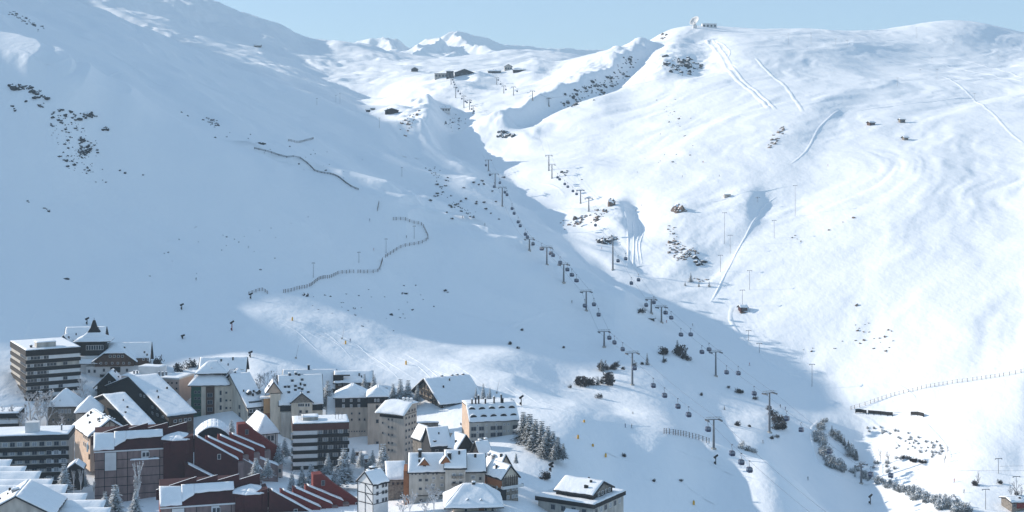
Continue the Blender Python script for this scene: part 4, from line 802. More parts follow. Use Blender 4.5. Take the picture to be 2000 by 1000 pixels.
for k in range(7): x = .6 + k * (b.W - 1.2) / 6; b.part(G().box(x - .08, x + .08, -.16, -.03, b.H - 3.0, b.H + .6), 'timber_post', M_BROWN)
b.balc('f', -.5, b.W + 1.5, b.H - 3.4, 1.3, .8, M_PANEL); b.part(G().box(-.25, 1.4, -.25, 0, -4, b.H - 3.8).box(-.25, 0, 0, b.L * .55, -4, b.H - 3.8), 'dark_corner', M_ROOFD)
b.wins('f', (992, 1002, 1009), (958, 973, 988), 4, 6, 'b', off=.03); b.wins('l', (972,), (955, 970, 985), 1.6, 4, 'w', off=.27)
# 20 pavilion
b = Bld('pavilion_house', 'pavilion with a swooping pyramid snow roof and three little dormers, bottom centre', 'house', 885, 990, 448, 4, 965, 880, 1040); b.L = 13
b.walls(M_CREAM); b.hip(M_ROOFD, 0, b.W, 0, 13, b.H, 5.4, 6.6, ov=3.0, t=.6); b.dormer(b.P(914, 976, .4)[0], -.6, b.H + 1.0, 1.5, .9, 2.5); b.dormer(b.P(940, 978, .4)[0], -.6, b.H + 1.0, 1.1, .9, 2.5); b.dormer(b.P(957, 975, 1)[0], .4, b.H + 1.2, 1.1, .8, 2.5)
b.chim(b.P(925, 955, 6)[0], 6, b.H + 4.4, 1.8, 1); b.wins('f', (910, 949, 962), (997,), 4, 6, 'w'); b.part(G().box(b.fx(935), b.fx(946), -.15, -.01, -2, b.H - .3), 'timber_panel', M_WOOD)
# 21 half timbered small
b = Bld('white_half_timbered_house', 'white half timbered house with a black framed snow gable, right of the lower maroon complex', 'house', 729, 947, 458, 48, 758, 698, 1000)
b.walls(M_WHITE); b.gable(M_ROOFD, 0, b.W, 0, b.L, b.H, 3.4, 'x', ov=.5, wm=M_WHITE)
for y in (0.1, b.L * .5, b.L - .15): b.part(G().box(-.1, -.01, y - .1, y + .1, -2, b.H), 'timber_post', M_DARK)
for z in (b.H - .1, b.H - 3.2, b.H - 6.4): b.part(G().box(-.12, -.01, 0, b.L, z - .1, z + .1).box(0, b.W, -.12, -.01, z - .1, z + .1), 'timber_beam', M_DARK)
b.part(G().tube((-.06, .1, b.H - 3.1), (-.06, b.L * .5, b.H - .2), .1, 4), 'timber_brace', M_DARK); b.part(G().tube((-.06, .1, b.H - 6.3), (-.06, b.L * .5, b.H - 3.3), .1, 4), 'timber_brace', M_DARK)
b.wins('f', (737, 748, 754), (953, 966, 981), 3.4, 6, 'd'); b.chim(4, 5, b.H + 2.4, 1.8, 1.2); b.chim(-1 + 3, b.L * .6, b.H + 2.2, 1.4, .9)
# 22 annex
b = Bld('low_annex', 'low annex with a plain tilted snow roof against the orange timber end wall', 'house', 756, 938, 492, 8, 794, 752, 960); b.L = 10; b.walls(M_STONE); x, z = b.P(760, 903, 10)
b.part(G().prism([(-.3, -.4, b.H), (b.W, -.4, b.H), (b.W, 10, z), (-.3, 10, z)], (0, 0, .25)), 'roof', M_ROOFD); g = G(); snow_sheet(g, (-.3, -.5, b.H + .25), (b.W, -.5, b.H + .25), (b.W, 10, z + .25), (-.3, 10, z + .25), .5, .05); b.part(g, 'snow_cover', M_SNOW, True); b.wins('f', (768, 777, 786), (945,), 3.5, 4, 'o')
# 23 house right
b = Bld('broad_roofed_villa', 'broad villa with stepped sunlit snow roofs standing apart at the bottom right of the village', 'house', 1158, 968, 470, 58, 1196, 1086, 990)
b.walls(M_DARK); b.gable(M_ROOFD, 0, b.W, 0, b.L, b.H, 3.0, 'y', ov=.7, th=.5, t=.4, wm=M_STONE)
b.walls(M_GREY, b.W * -.25, b.W * 1.3, b.L * -.15, b.L * 1.35, -14, b.H - 3.2, name='lower_wall'); b.part(G().box(b.W * -.25 - .8, b.W * 1.3 + .6, b.L * -.15 - .6, b.L * 1.35 + .8, b.H - 3.2, b.H - 1.8), 'lower_roof', M_DARK)
g = G(); snow_sheet(g, (b.W * -.25 - .8, b.L * -.15 - .6, b.H - 1.8), (b.W * 1.3 + .6, b.L * -.15 - .6, b.H - 1.8), (b.W * 1.3 + .6, b.L * 1.35 + .8, b.H - 1.8), (b.W * -.25 - .8, b.L * 1.35 + .8, b.H - 1.8), .5, 0); b.part(g, 'snow_cover', M_SNOW, True)
b.part(G().box(-3.0, -1.0, b.L * .45, b.L * .45 + 2, b.H - 8, b.H - 1.6), 'chimney_stack', M_GREY)
for k in range(6): inst(win_mesh(1.4, 1.5, 'b' if k % 2 else 'd'), 'window', b.root, (b.W * (-.12 + .24 * k), b.L * -.15 - .03, b.H - 4.6))
for k in range(4): inst(win_mesh(1.1, 1.2, 'w'), 'window', b.root, (b.W * (.3 + .18 * k), -.03, b.H - .3)); inst(win_mesh(1.4, 1.5, 'd'), 'window', b.root, (b.W * -.25 - .03, b.L * (.1 + .28 * k), b.H - 4.8), -math.pi/2)
g = G().prism([(b.W * -.25 - 2.6, b.L * .2, b.H - 5.2), (b.W * -.25 - .8, b.L * .2, b.H - 4.3), (b.W * -.25 - .8, b.L * .2, b.H - 4.6), (b.W * -.25 - 2.6, b.L * .2, b.H - 5.5)], (0, b.L * .35, 0)); r = b.part(g, 'porch_roof', M_SNOW)
# 24 vaulted hall, 25 small pyramid roof house
b = Bld('vaulted_hall', 'low hall under a smooth rounded snow vault behind the upper maroon complex', 'building', 384, 852, 525, 12, 446, 380, 860); b.L = 14; b.walls(M_STONE, z1=b.H - .5); n = 8
arc = [(-.5 + (b.W + 1) * k / n, b.H - .4 + 3.6 * math.sin(math.pi * k / n) ** .8) for k in range(n + 1)]; b.part(G().prism([(x, -.5, z) for x, z in arc], (0, 15, 0)), 'vault', M_ROOFD)
g = G(); [snow_sheet(g, (arc[k][0], -.8, arc[k][1] + .05), (arc[k][0], 14.8, arc[k][1] + .05), (arc[k+1][0], 14.8, arc[k+1][1] + .05), (arc[k+1][0], -.8, arc[k+1][1] + .05), .5, .1) for k in range(n)]; b.part(g, 'snow_cover', M_SNOW, True)
b = Bld('pyramid_roof_house', 'small house with a steep snow roof and one dark dormer beside the maroon stair tower', 'house', 503, 850, 548, 26, 543, 478, 885); b.walls(M_WHITE); b.hip(M_ROOFD, 0, b.W, 0, b.L, b.H, 6.6, min(b.W, b.L) / 2, ov=.7, t=.5); b.dormer(2.2, .8, b.H + 1.0, 2.2, 1.2, 3); b.wins('f', (525, 532), (858,), 4, 9, 'd')
for px in (515, 521, 538): x = b.fx(px); b.part(G().box(x - .1, x + .1, -.1, -.01, -2, b.H), 'timber_post', M_DARK)
b = Bld('entrance_canopy', 'dark entrance canopy under a snow cushion left of the upper maroon complex', 'canopy', 134, 914, 490, 10, 160, 130, 930); b.L = 6; b.walls(M_DARK, z1=b.H - .3); b.gable(M_ROOFD, 0, b.W, 0, 6, b.H - .3, 1.6, 'y', ov=.8, t=.6, wm=M_DARK)
for i, (px, py, y, w_) in enumerate(((704, 889, 560, 13), (712, 897, 545, 16), (690, 884, 572, 10))):
    b = Bld('snowed_shed', ['low snowed shed beside a garden wall below the tall beige tower', 'flat snowed garage in front of the low snowed shed', 'smallest snowed shed behind the other two'][i], 'shed', px, py, y, 8, px + w_, px - 4, py + 9); b.L = 5; b.walls(M_BROWN, z0=-3); b.flat(M_ROOFD, e=.3, t=.6)
# ------------------------------------------------------------------ distant mountains
def ridge_field(name, ridges, x0, x1, y0, y1, nx, ny, k, amp, label=None):
    X, Y = np.meshgrid(np.linspace(x0, x1, nx), np.linspace(y0, y1, ny), indexing='ij'); H = np.full(X.shape, -500.0)
    wx = X + fbm(X / 160, Y / 160, 4, 21) * 40; wy = Y + fbm(X / 160, Y / 160, 4, 31) * 40
    for r in ridges:
        p = [air(*q) for q in r]
        for a, b in zip(p, p[1:]):
            dx, dy = b.x - a.x, b.y - a.y; t = np.clip(((wx - a.x) * dx + (wy - a.y) * dy) / (dx * dx + dy * dy), 0, 1)
            d = np.hypot(wx - a.x - t * dx, wy - a.y - t * dy); H = np.maximum(H, a.z + t * (b.z - a.z) - k * d + 4 * np.exp(-d / 20))
    H = H + fbm(X / 90, Y / 90, 5, 41) * amp
    co = np.stack([X, Y, H], -1).reshape(-1, 3).astype(np.float32); idx = np.arange(nx * ny).reshape(nx, ny)
    q = np.stack([idx[:-1, :-1], idx[1:, :-1], idx[1:, 1:], idx[:-1, 1:]], -1).reshape(-1, 4); n = len(q)
    me = bpy.data.meshes.new(name); me.vertices.add(len(co)); me.vertices.foreach_set('co', co.ravel()); me.loops.add(n * 4); me.loops.foreach_set('vertex_index', q.ravel().astype(np.int32))
    me.polygons.add(n); me.polygons.foreach_set('loop_start', np.arange(0, n * 4, 4, dtype=np.int32)); me.polygons.foreach_set('use_smooth', np.ones(n, bool)); me.update(calc_edges=True); me.materials.append(M_SNOWG)
    o = bpy.data.objects.new(name, me); col.objects.link(o); o['kind'] = 'structure'
ridge_field('distant_mountains', [[(560, 105, 5700), (640, 100, 5600), (700, 92, 5600), (738, 74, 5550), (765, 80, 5500), (800, 97, 5500), (845, 73, 5500), (868, 64, 5500), (895, 62, 5520), (940, 72, 5600), (1000, 88, 5700), (1080, 97, 5800), (1180, 99, 5900), (1300, 110, 6000)],
    [(845, 72, 5500), (840, 82, 5250), (834, 96, 5000), (826, 120, 4750)], [(845, 73, 5500), (862, 92, 5250), (878, 110, 5000), (885, 130, 4800)], [(738, 74, 5550), (765, 100, 5200), (790, 130, 4850)], [(895, 62, 5520), (960, 95, 5100), (1010, 118, 4800)]],
    -1000, 900, 4600, 6400, 330, 260, .5, 6)
# ------------------------------------------------------------------ pistes, roads, drifts: raised draped ribbons of ground snow
def drape(pts, step=6.0):
    P = [at(*p) for p in pts]; P = [p for p in P if p]
    out = []
    for i in range(len(P) - 1):
        a = P[max(i - 1, 0)]; b = P[i]; c = P[i + 1]; d = P[min(i + 2, len(P) - 1)]; n = max(1, int((c - b).length / step))
        for k in range(n):
            t = k / n; q = .5 * ((2 * b) + (c - a) * t + (2 * a - 5 * b + 4 * c - d) * t * t + (3 * b - a - 3 * c + d) * t ** 3); out.append(Vector((q.x, q.y, zat(q.x, q.y))))
    out.append(P[-1]); return out
def berm(name, pts, w, h, m=None, seed=0):
    w *= .75; h *= .33
    L = drape(pts); g = G(); rnd = random.Random(seed); prof = ((-1, -.25), (-.45, .45), (0, 1), (.45, .5), (1, -.25)); n = len(prof)
    for i, p in enumerate(L):
        d = (L[min(i + 1, len(L) - 1)] - L[max(i - 1, 0)]); s = Vector((d.y, -d.x, 0)).normalized(); e = min(1, i / 3 + .1, (len(L) - 1 - i) / 3 + .1)
        for u, v in prof: q = p + s * u * w; z = zat(q.x, q.y); g.v.append((q.x, q.y, z + (h * v * (.75 + .5 * rnd.random()) if v > 0 else v * h) * e))
    for i in range(len(L) - 1):
        for k in range(n - 1): g.f.append((i * n + k, i * n + k + 1, (i + 1) * n + k + 1, (i + 1) * n + k)); g.m.append(0)
    o = g.build(name, m or M_SNOWG, None, True); o['kind'] = 'structure'; return o
for i, (pts, w, h) in enumerate([
    ([(1380, 78), (1402, 105), (1430, 145), (1470, 180), (1502, 212)], 5, 2.6), ([(1392, 76), (1415, 105), (1445, 148), (1485, 185), (1515, 214)], 4, 2.0), ([(1400, 80), (1425, 100), (1420, 118), (1440, 130)], 3, 1.6),
    ([(1476, 114), (1500, 140), (1530, 165), (1552, 195), (1568, 218)], 4, 2.0),
    ([(1620, 82), (1700, 98), (1800, 118), (1900, 140), (2000, 160)], 3.5, 1.4), ([(1700, 72), (1780, 95), (1860, 112), (1950, 135), (2000, 150)], 3, 1.2), ([(1840, 148), (1880, 172), (1920, 205), (1960, 245), (2000, 280)], 3, 1.2),
    ([(1665, 217), (1740, 208), (1820, 199), (1900, 192), (2000, 184)], 3, 1.8), ([(1515, 385), (1490, 405), (1478, 425), (1460, 455), (1440, 490), (1425, 520), (1405, 560), (1388, 590)], 1.6, 1.3),
    ([(1430, 598), (1426, 620), (1438, 645), (1460, 670), (1500, 705), (1560, 738), (1620, 752)], 2.6, 1.5), ([(1050, 358), (1078, 362), (1095, 372), (1105, 385)], 2.4, 1.6),
    ([(1219, 400), (1224, 430), (1227, 470), (1226, 522)], 1.6, 1.5), ([(1236, 432), (1238, 470), (1236, 524)], 1.0, 1.3), ([(1243, 432), (1249, 452), (1244, 478), (1248, 518)], 1.0, 1.1), ([(1251, 432), (1257, 450), (1250, 478), (1254, 515)], 1.0, 1.1),
    ([(1200, 524), (1222, 518), (1260, 518), (1310, 521)], 1.2, .9), ([(982, 648), (1010, 632), (1060, 612), (1100, 603), (1118, 594)], 3, 1.2), ([(1640, 215), (1600, 250), (1570, 300), (1545, 320)], 2.5, 1.2),  # first ribbon traces the lift tower's cast shadow line in raised snow
    ([(1560, 360), (1500, 372), (1440, 380), (1380, 395)], 2.2, 1.0), ([(1668, 806), (1700, 820), (1735, 850), (1760, 885), (1768, 896)], 1.6, 1.3), ([(1800, 812), (1822, 822), (1806, 830), (1760, 832), (1732, 838), (1728, 850), (1744, 862)], 1.4, 1.4),
    ([(1815, 885), (1770, 893), (1738, 898), (1722, 908), (1722, 925), (1742, 945)], 1.4, 1.4), ([(1790, 810), (1830, 850), (1852, 880), (1855, 900)], 1.3, 1.2), ([(1600, 822), (1586, 835), (1588, 870), (1600, 905), (1625, 925), (1700, 945)], 1.5, 1.5),
    ([(1740, 745), (1775, 765), (1790, 785), (1770, 797)], 1.6, 1.4), ([(1745, 750), (1765, 768), (1780, 788)], 1.2, 1.0), ([(1690, 800), (1730, 803), (1770, 800)], 2.0, 1.6), ([(730, 300), (780, 302), (840, 306)], 2.6, 1.2), ([(1300, 870), (1380, 900), (1470, 935), (1540, 965)], 1.4, .9),
    ([(1180, 880), (1250, 905), (1330, 940), (1400, 985)], 1.2, .8), ([(410, 700), (490, 692), (560, 705), (620, 722)], 1.5, .9), ([(560, 612), (620, 634), (660, 652), (700, 675)], 1.4, .8), ([(540, 620), (600, 648), (640, 668)], 1.2, .8), ([(1060, 785), (1130, 812), (1200, 825), (1270, 832)], 1.6, .9),
    ([(80, 50), (180, 90), (250, 125), (300, 160), (340, 172)], 4, 2), ([(30, 95), (120, 120), (220, 145), (330, 172)], 3, 1.5), ([(450, 200), (500, 225), (530, 240)], 2.5, 1.4), ([(385, 155), (430, 162), (490, 175)], 2.5, 1.2), ([(45, 662), (60, 625), (72, 605)], 2.0, 1.2), ([(95, 605), (130, 612), (170, 624)], 1.6, 1)]): berm('piste_track', pts, w, h, seed=i)
# ------------------------------------------------------------------ mountain lodges and huts
def hut(name, label, cat, px, py, wpx, hpx, wall, roofh=.35, a=6, L=None, axis='x', group=None, wins=0, dy=0):
    p = at(px, py + hpx) or air(px, py + hpx, 2300); y = p.y + dy
    b = Bld(name, label, cat, px - wpx / 2, py + hpx * roofh, y, a, px + wpx / 2, px - wpx / 2 - 1, py + hpx + .5, group); b.L = L or max(5, b.W * .6); b.walls(wall, z0=-3)
    if roofh: b.gable(M_ROOFD, 0, b.W, 0, b.L, b.H, hpx * roofh * b.k * .9, axis, ov=.8, th=.3, t=.5, wm=wall)
    else: b.flat(wall, e=.3)
    for k in range(wins): inst(win_mesh(min(2.5, b.W / wins * .6), b.H * .4, 'd'), 'window', b.root, (b.W * (k + .5) / wins, -.03, b.H * .5), 0)
    return b
hut('lift_station', 'long grey flat roofed lift station on the high snow plateau', 'lift station', 862, 143, 26, 9, M_GREY, 0, 4, 16, wins=4)
hut('lift_station', 'dark square lift terminal joined to the right of the long grey station', 'lift station', 879, 139, 14, 14, M_ROOFD, 0, 4, 12, wins=2)
hut('mountain_restaurant', 'wide gabled restaurant with pale front on the high plateau', 'restaurant', 907, 134, 37, 13, M_ROOFD, .6, 4, 18, 'y', wins=4)
hut('mountain_hut', 'small grey gabled hut alone left of the high plateau stations', 'hut', 810, 131, 13, 9, M_ROOFD, .45, 6, 9, 'y')
hut('lift_station', 'low dark chairlift station with rounded snow roof left of the tall hut', 'lift station', 966, 136, 24, 7, M_ROOFD, .4, 4, 10)
hut('mountain_hut', 'tall two storey hut with windows at the right of the high plateau', 'hut', 993, 125, 15, 12, M_GREY, .4, 4, 10, 'y', wins=3)
hut('mountain_hut', 'low dark hut under a snow hump right of the two storey hut', 'hut', 1014, 134, 23, 7, M_ROOFD, .35, 4, 10)
hut('valley_lodge', 'black lodge with shallow gable on the knoll below the plateau', 'lodge', 765, 211, 26, 12, M_DARK, .4, 4, 12, 'y')
hut('valley_lodge', 'pale low lodge buried in snow right of the black lodge', 'lodge', 866, 208, 26, 9, M_WHITE, .4, 4, 12, wins=5)
hut('service_hut', 'tiny dark service hut left of the black lodge', 'hut', 719, 213, 8, 6, M_ROOFD, .3); hut('service_hut', 'small pale cabin on posts left of the black lodge', 'hut', 728, 210, 8, 5, M_STONE, .3)
hut('mountain_hut', 'lone hut below the shaded skyline slope at the upper left', 'hut', 503, 86, 14, 7, M_STONE, .4, wins=2)
hut('timber_cabin', 'brown timber cabin, left of two on the sunny right slope', 'cabin', 1704, 237, 10, 8, M_BROWN, .3, 20, wins=1); hut('timber_cabin', 'square grey cabin at the end of a traverse on the sunny right slope', 'cabin', 1763, 232, 10, 8, M_STONE, .2, 4, wins=1)
hut('timber_cabin', 'small cabin half buried below the square grey cabin', 'cabin', 1770, 266, 8, 8, M_STONE, .35, 10); hut('timber_cabin', 'flat grey cabin above the groomed run in the middle of the sunny slope', 'cabin', 1421, 380, 12, 6, M_GREY, 0, 4, 5)
b = hut('drag_lift_hut', 'dark red drag lift hut on stilts beside the piste on the sunny slope', 'hut', 1453, 597, 13, 12, M_REDD, .3, 14, 4, wins=1); b.part(G().box(-.8, b.W + .8, -2.6, -.02, -.5, .1), 'deck', M_BROWN); [b.part(G().box(x, x + .15, -2.5, -2.35, -2.5, 1.0), 'post', M_BROWN) for x in (-.6, b.W + .4)]
hut('service_hut', 'low snowed shelter by the lower gondola towers', 'hut', 1272, 621, 12, 4, M_ROOFD, .3, 5, 3)
b = hut('roadside_building', 'reddish stone building at the lower right corner of the picture', 'building', 1990, 977, 26, 16, M_STONE, .3, 10, 9, wins=3, dy=-4)
b.part(G().box(2, 5.5, -.3, -.05, 0, 2.4), 'door', M_RED)
# radio telescope on the crest
p = at(1357, 55) or air(1357, 55, 2300); p = air(1357, 54, p.y)
t = thing('radio_telescope', 'huge white radio dish on the skyline ridge', 'radio telescope', p)
g = G(); n, m_ = 20, 6; Rr = 9.0; ax = Vector((-.62, -.55, .56)).normalized(); u = ax.orthogonal().normalized(); v = ax.cross(u); c = Vector((0, 0, 10.5))
for j in range(m_ + 1):
    rr = Rr * j / m_
    for i in range(n): th = 2 * math.pi * i / n; q = c + (u * math.cos(th) + v * math.sin(th)) * rr + ax * (rr * rr / (4 * 6.0) - 2); g.v.append(tuple(q))
for j in range(m_):
    for i in range(n): g.f.append((j * n + i, j * n + (i + 1) % n, (j + 1) * n + (i + 1) % n, (j + 1) * n + i)); g.m.append(0)
d = g.build('dish', M_WHITE, t, True); sm_ = d.modifiers.new('thick', 'SOLIDIFY'); sm_.thickness = .4
tip = c + ax * 5.5; g = G(); [g.tube(c + (u * math.cos(a) + v * math.sin(a)) * Rr * .8 + ax * .2, tip, .18, 5) for a in (0, 2.09, 4.19)]; g.build('feed_struts', M_METAL, t); G().box(tip.x - .8, tip.x + .8, tip.y - .8, tip.y + .8, tip.z - .8, tip.z + .8).build('feed_horn', M_METAL, t)
G().box(-3, 3, -3, 3, -3, 4).tube((0, 0, 4), (0, 0, 8.5), 2.6, 10, r2=1.8).build('pedestal', M_WHITE, t)
hut('observatory_building', 'low white observatory building right of the radio dish', 'building', 1386, 46, 28, 8, M_WHITE, 0, 3, 10, wins=4)

tk = random.Random(8)
for i in range(22):
    x = 520 + i * 22; y = 612 + (x - 520) * .27 + tk.uniform(0, 40); L = tk.uniform(50, 120); berm('ski_track', [(x, y), (x + L * .5, y + L * (.2 + tk.random() * .15)), (x + L, y + L * (.5 + tk.random() * .25))], .4, .5, seed=i)
for i in range(0):
    x = tk.uniform(1330, 1950); y = tk.uniform(90, 560); L = tk.uniform(50, 130); berm('ski_track', [(x, y), (x - L * .35, y + L * .5), (x - L * tk.uniform(.4, .9), y + L)], 1.0, .8, seed=i)
# ------------------------------------------------------------------ lifts
M_PYL = mat('lift_tower_steel', (.16, .17, .19), .6, .15, 1.0, metal=.3)
M_CAB = mat('navy_cabin_shell', (.018, .028, .075), .35, .1, 1.0)
M_CABW = mat('cabin_window', (.16, .20, .26), .15, .1, 1.0)
def cabin_meshes():
    g = G(); prof = [(-.75, 0), (-1.0, .35), (-1.05, 1.0), (-.98, 1.7), (-.7, 2.15), (.7, 2.15), (.98, 1.7), (1.05, 1.0), (1.0, .35), (.75, 0)]
    g.prism([(x, -.95, z) for x, z in prof], (0, 1.9, 0)); a = g
    w = G()
    for s in (-1, 1): w.prism([(x, s * .97, z) for x, z in ((-.9, 1.05), (-.86, 1.65), (-.62, 1.95), (.62, 1.95), (.86, 1.65), (.9, 1.05))], (0, s * .02, 0))
    for s in (-1, 1): w.prism([(s * 1.06, y, z) for y, z in ((-.8, 1.05), (-.8, 1.7), (.8, 1.7), (.8, 1.05))], (s * .02, 0, 0))
    h = G(); h.tube((0, 0, 2.15), (0, 0, 3.1), .09).tube((0, 0, 3.1), (0, .5, 3.9), .09).tube((0, .5, 3.9), (0, 0, 4.6), .09); h.box(-.35, .35, -.15, .15, 4.45, 4.75)
    sk = G(); sk.box(-.95, .95, 1.0, 1.12, .35, .45)
    r = []
    for g_, nm, mt in ((a, 'cabin_shell', M_CAB), (w, 'window_band', M_CABW), (h, 'hanger_arm', M_PYL), (sk, 'ski_rack', M_METAL)):
        o = g_.build(nm, mt); r.append((nm, o.data)); bpy.data.objects.remove(o)
    return r
CABM = cabin_meshes()
def pylon(base, h, ang, label, group, arm=3.0, far=False):
    t = thing('lift_pylon', label, 'lift tower', base, ang, group)
    G().tube((0, 0, -2), (0, 0, h), .62, 8, r2=.38).build('mast', M_PYL, t)
    G().box(-arm, arm, -.22, .22, h, h + .35).build('crossarm', M_PYL, t)
    for s in (-1, 1):
        g = G().box(s * arm - .25, s * arm + .25, -2.2, 2.2, h - .55, h - .25)
        for k in range(4): g.tube((s * arm - .35, -1.8 + k * 1.2, h - .15), (s * arm + .35, -1.8 + k * 1.2, h - .15), .3, 8)
        g.build('sheave_train', M_PYL, t)
    g = G().box(-arm - .4, arm + .4, -1.1, -1.0, h + 1.0, h + 1.1).box(-arm - .4, arm + .4, 1.0, 1.1, h + 1.0, h + 1.1)
    for x in (-arm, -arm / 2, 0, arm / 2, arm): g.box(x - .05, x + .05, -1.1, 1.1, h + .9, h + 1.0)
    g.build('catwalk', M_METAL, t)
    G().box(-.9, .9, -.9, .9, -2, .5).build('footing', M_GREY, t)
    return t
ORD = ['first', 'second', 'third', 'fourth', 'fifth', 'sixth', 'seventh', 'eighth', 'ninth', 'tenth', 'eleventh', 'twelfth', 'thirteenth', 'fourteenth']
def lift(name, towers, cabins, where, glabel, clabel, scale=1.0, arm=3.0, hmin=7, cabtag='gondola'):
    T = []
    for px, pb, pt in towers:
        p = at(px, pb); T.append((p, max(hmin, (pb - pt) * p.y / F)))
    n = len(T); tops = []
    for i, (p, h) in enumerate(T):
        a = T[max(i - 1, 0)][0]; b = T[min(i + 1, n - 1)][0]; d = (b - a); ang = math.atan2(d.y, d.x) - math.pi / 2
        words = ['lowest', 'second', 'third', 'fourth', 'fifth', 'sixth', 'seventh', 'eighth', 'ninth', 'tenth', 'eleventh'][i] + (' from the bottom' if i else '')
        pylon(p, h, ang, '%s tower of the %s' % (words, where), glabel, arm); s = Vector((math.cos(ang), math.sin(ang), 0)); tops.append([p + Vector((0, 0, h)) + s * arm * q for q in (-1, 1)])
    lines = []
    for side in (0, 1):
        pts = []; tp = [t[side] for t in tops]
        e0 = tp[0] + (tp[0] - tp[1]).normalized() * 160; e1 = tp[-1] + (tp[-1] - tp[-2]).normalized() * 60
        e0.z = max(e0.z, zat(e0.x, e0.y) + 9); e1.z = max(e1.z, zat(e1.x, e1.y) + 6); al = [e0] + tp + [e1]
        for a, b in zip(al, al[1:]):
            L = (b - a).length
            for k in range(12): u = k / 12; q = a.lerp(b, u); q.z -= 4 * u * (1 - u) * min(L * L / 9000, 7); pts.append(q)
        pts.append(al[-1]); lines.append(pts)
        g = G(); [g.tube(a, b, .045 * scale, 4) for a, b in zip(pts, pts[1:])]
        tag(g.build('haul_cable', M_PYL), ['left hand steel cable of the ', 'right hand steel cable of the '][side] + where, 'cable', 'lift cables')
    cnt = {}
    for px, py in sorted(cabins, key=lambda c: -c[1]):
        best = None
        for pts in lines:
            for a, b in zip(pts, pts[1:]):
                xa, xb = CX + F * a.x / a.y, CX + F * b.x / b.y
                if min(xa, xb) - .01 <= px <= max(xa, xb) + .01 and abs(xb - xa) > 1e-6:
                    u = (px - xa) / (xb - xa); q = a.lerp(b, u); pyy = HY - F * (q.z - 3.2) / q.y
                    if best is None or abs(pyy - py) < best[0]: best = (abs(pyy - py), q, math.atan2(b.y - a.y, b.x - a.x) - math.pi / 2)
        if not best: continue
        q = best[1]; kt = sum(1 for tw in T if tw[0].y < q.y); cnt[kt] = cnt.get(kt, 0) + 1
        lab = (ORD[cnt[kt] - 1] + ' ' + clabel + (' below the lowest tower' if kt == 0 else ' above the ' + ORD[kt - 1].replace('first', 'lowest') + ' tower') + ' of the ' + where)
        t = thing('gondola_cabin', lab, cabtag, q - Vector((0, 0, 4.6)), best[2], 'cabins of the ' + where)
        for nm, me in CABM: inst(me, nm, t)
A_T = [(1394, 877, 820), (1235, 752, 690), (1180, 678, 648), (1145, 607, 570), (1101, 552, 517), (1068, 517, 484), (1034, 489, 468), (981, 403, 367), (967, 366, 340), (954, 334, 313)]
A_C = [(941,272),(949,298),(957,335),(965,349),(976,356),(986,379),(990,399),(1000,408),(1004,428),(1012,436),(1016,452),(1026,458),(1030,471),(1041,480),(1058,489),(1076,493),(1080,506),(1094,516),(1108,530),(1117,540),(1126,557),(1142,587),(1160,612),(1169,618),(1190,665),(1200,671),(1216,686),(1239,719),(1276,741),(1298,767),(1324,785),(1345,809),(1383,842),(1430,880),(1448,894),(1464,930)]
lift('a', A_T, A_C, 'near gondola lift', 'towers of the near gondola lift', 'navy cabin')
B_T = [(1682, 945, 908), (1503, 845, 768), (1398, 735, 688), (1292, 630, 600), (1272, 612, 585), (1197, 527, 465), (1150, 413, 388), (1134, 397, 372), (1078, 348, 322), (1072, 333, 304)]
B_C = [(1089,340),(1093,350),(1103,354),(1109,365),(1119,369),(1126,374),(1163,427),(1207,500),(1222,505),(1233,546),(1247,549),(1262,587),(1277,590),(1300,617),(1311,621),(1330,654),(1349,658),(1371,686),(1385,689),(1419,723),(1442,730),(1473,766),(1537,821),(1565,832),(1620,880),(1701,950),(1740,966)]
lift('b', B_T, B_C, 'valley gondola lift', 'towers of the valley gondola lift', 'dark cabin')
C_T = [(924, 222, 207), (917, 214, 196), (906, 210, 188), (890, 191, 171), (881, 165, 152)]
C_C = [(884,158),(886,164),(888,170),(891,174),(895,179),(899,186),(902,190),(909,196),(912,201),(919,203),(921,210),(926,214)]
lift('c', C_T, C_C, 'far plateau lift', 'towers of the far plateau lift', 'tiny cabin', 1.5, 2.6)
D_T = [(1072, 206, 192), (1040, 195, 178), (1003, 186, 170), (984, 182, 168), (970, 165, 152)]
lift('d', D_T, [(973, 158), (978, 163), (988, 174), (1010, 180)], 'ridge chairlift', 'towers of the ridge chairlift', 'tiny chair', 1.5, 2.6)
# drag lift masts and slender poles
def mast(px, pb, pt, label, group, arm=1.6, r=.16, m=None):
    p = at(px, pb)
    if not p: return
    h = (pb - pt) * p.y / F; t = thing('drag_lift_pole', label, 'lift pole', p, .2, group)
    G().tube((0, 0, -1), (0, 0, h), r, 6, r2=r * .7).build('mast', m or M_METAL, t); G().box(-arm, arm, -.12, .12, h - .3, h).build('crossarm', m or M_METAL, t)
    for s in (-1, 1): G().tube((s * arm, -.3, h - .35), (s * arm, .3, h - .35), .22, 8).build('wheel', m or M_METAL, t)
def masts(pts, label, group, arm=1.6):
    for i, q in enumerate(sorted(pts)): mast(*q, (ORD[i] if i else 'leftmost') + (' from the left' if i else '') + ' of the ' + label, group, arm)
masts([(1415, 476, 415), (1426, 495, 459), (1407, 532, 498), (1464, 566, 528), (1512, 465, 430), (1553, 422, 362), (1450, 598, 566), (1586, 755, 711), (1480, 395, 385), (1462, 665, 645), (1483, 690, 670)], 'slender drag lift poles on the sunlit slope', 'drag lift poles on the sunlit slope')
masts([(656, 200, 186), (664, 202, 182), (619, 205, 192), (741, 250, 230), (785, 345, 327), (612, 542, 513), (701, 513, 492), (754, 494, 466), (809, 466, 441)], 'thin dark poles on the shaded slope', 'thin poles on the shaded slope', .8)
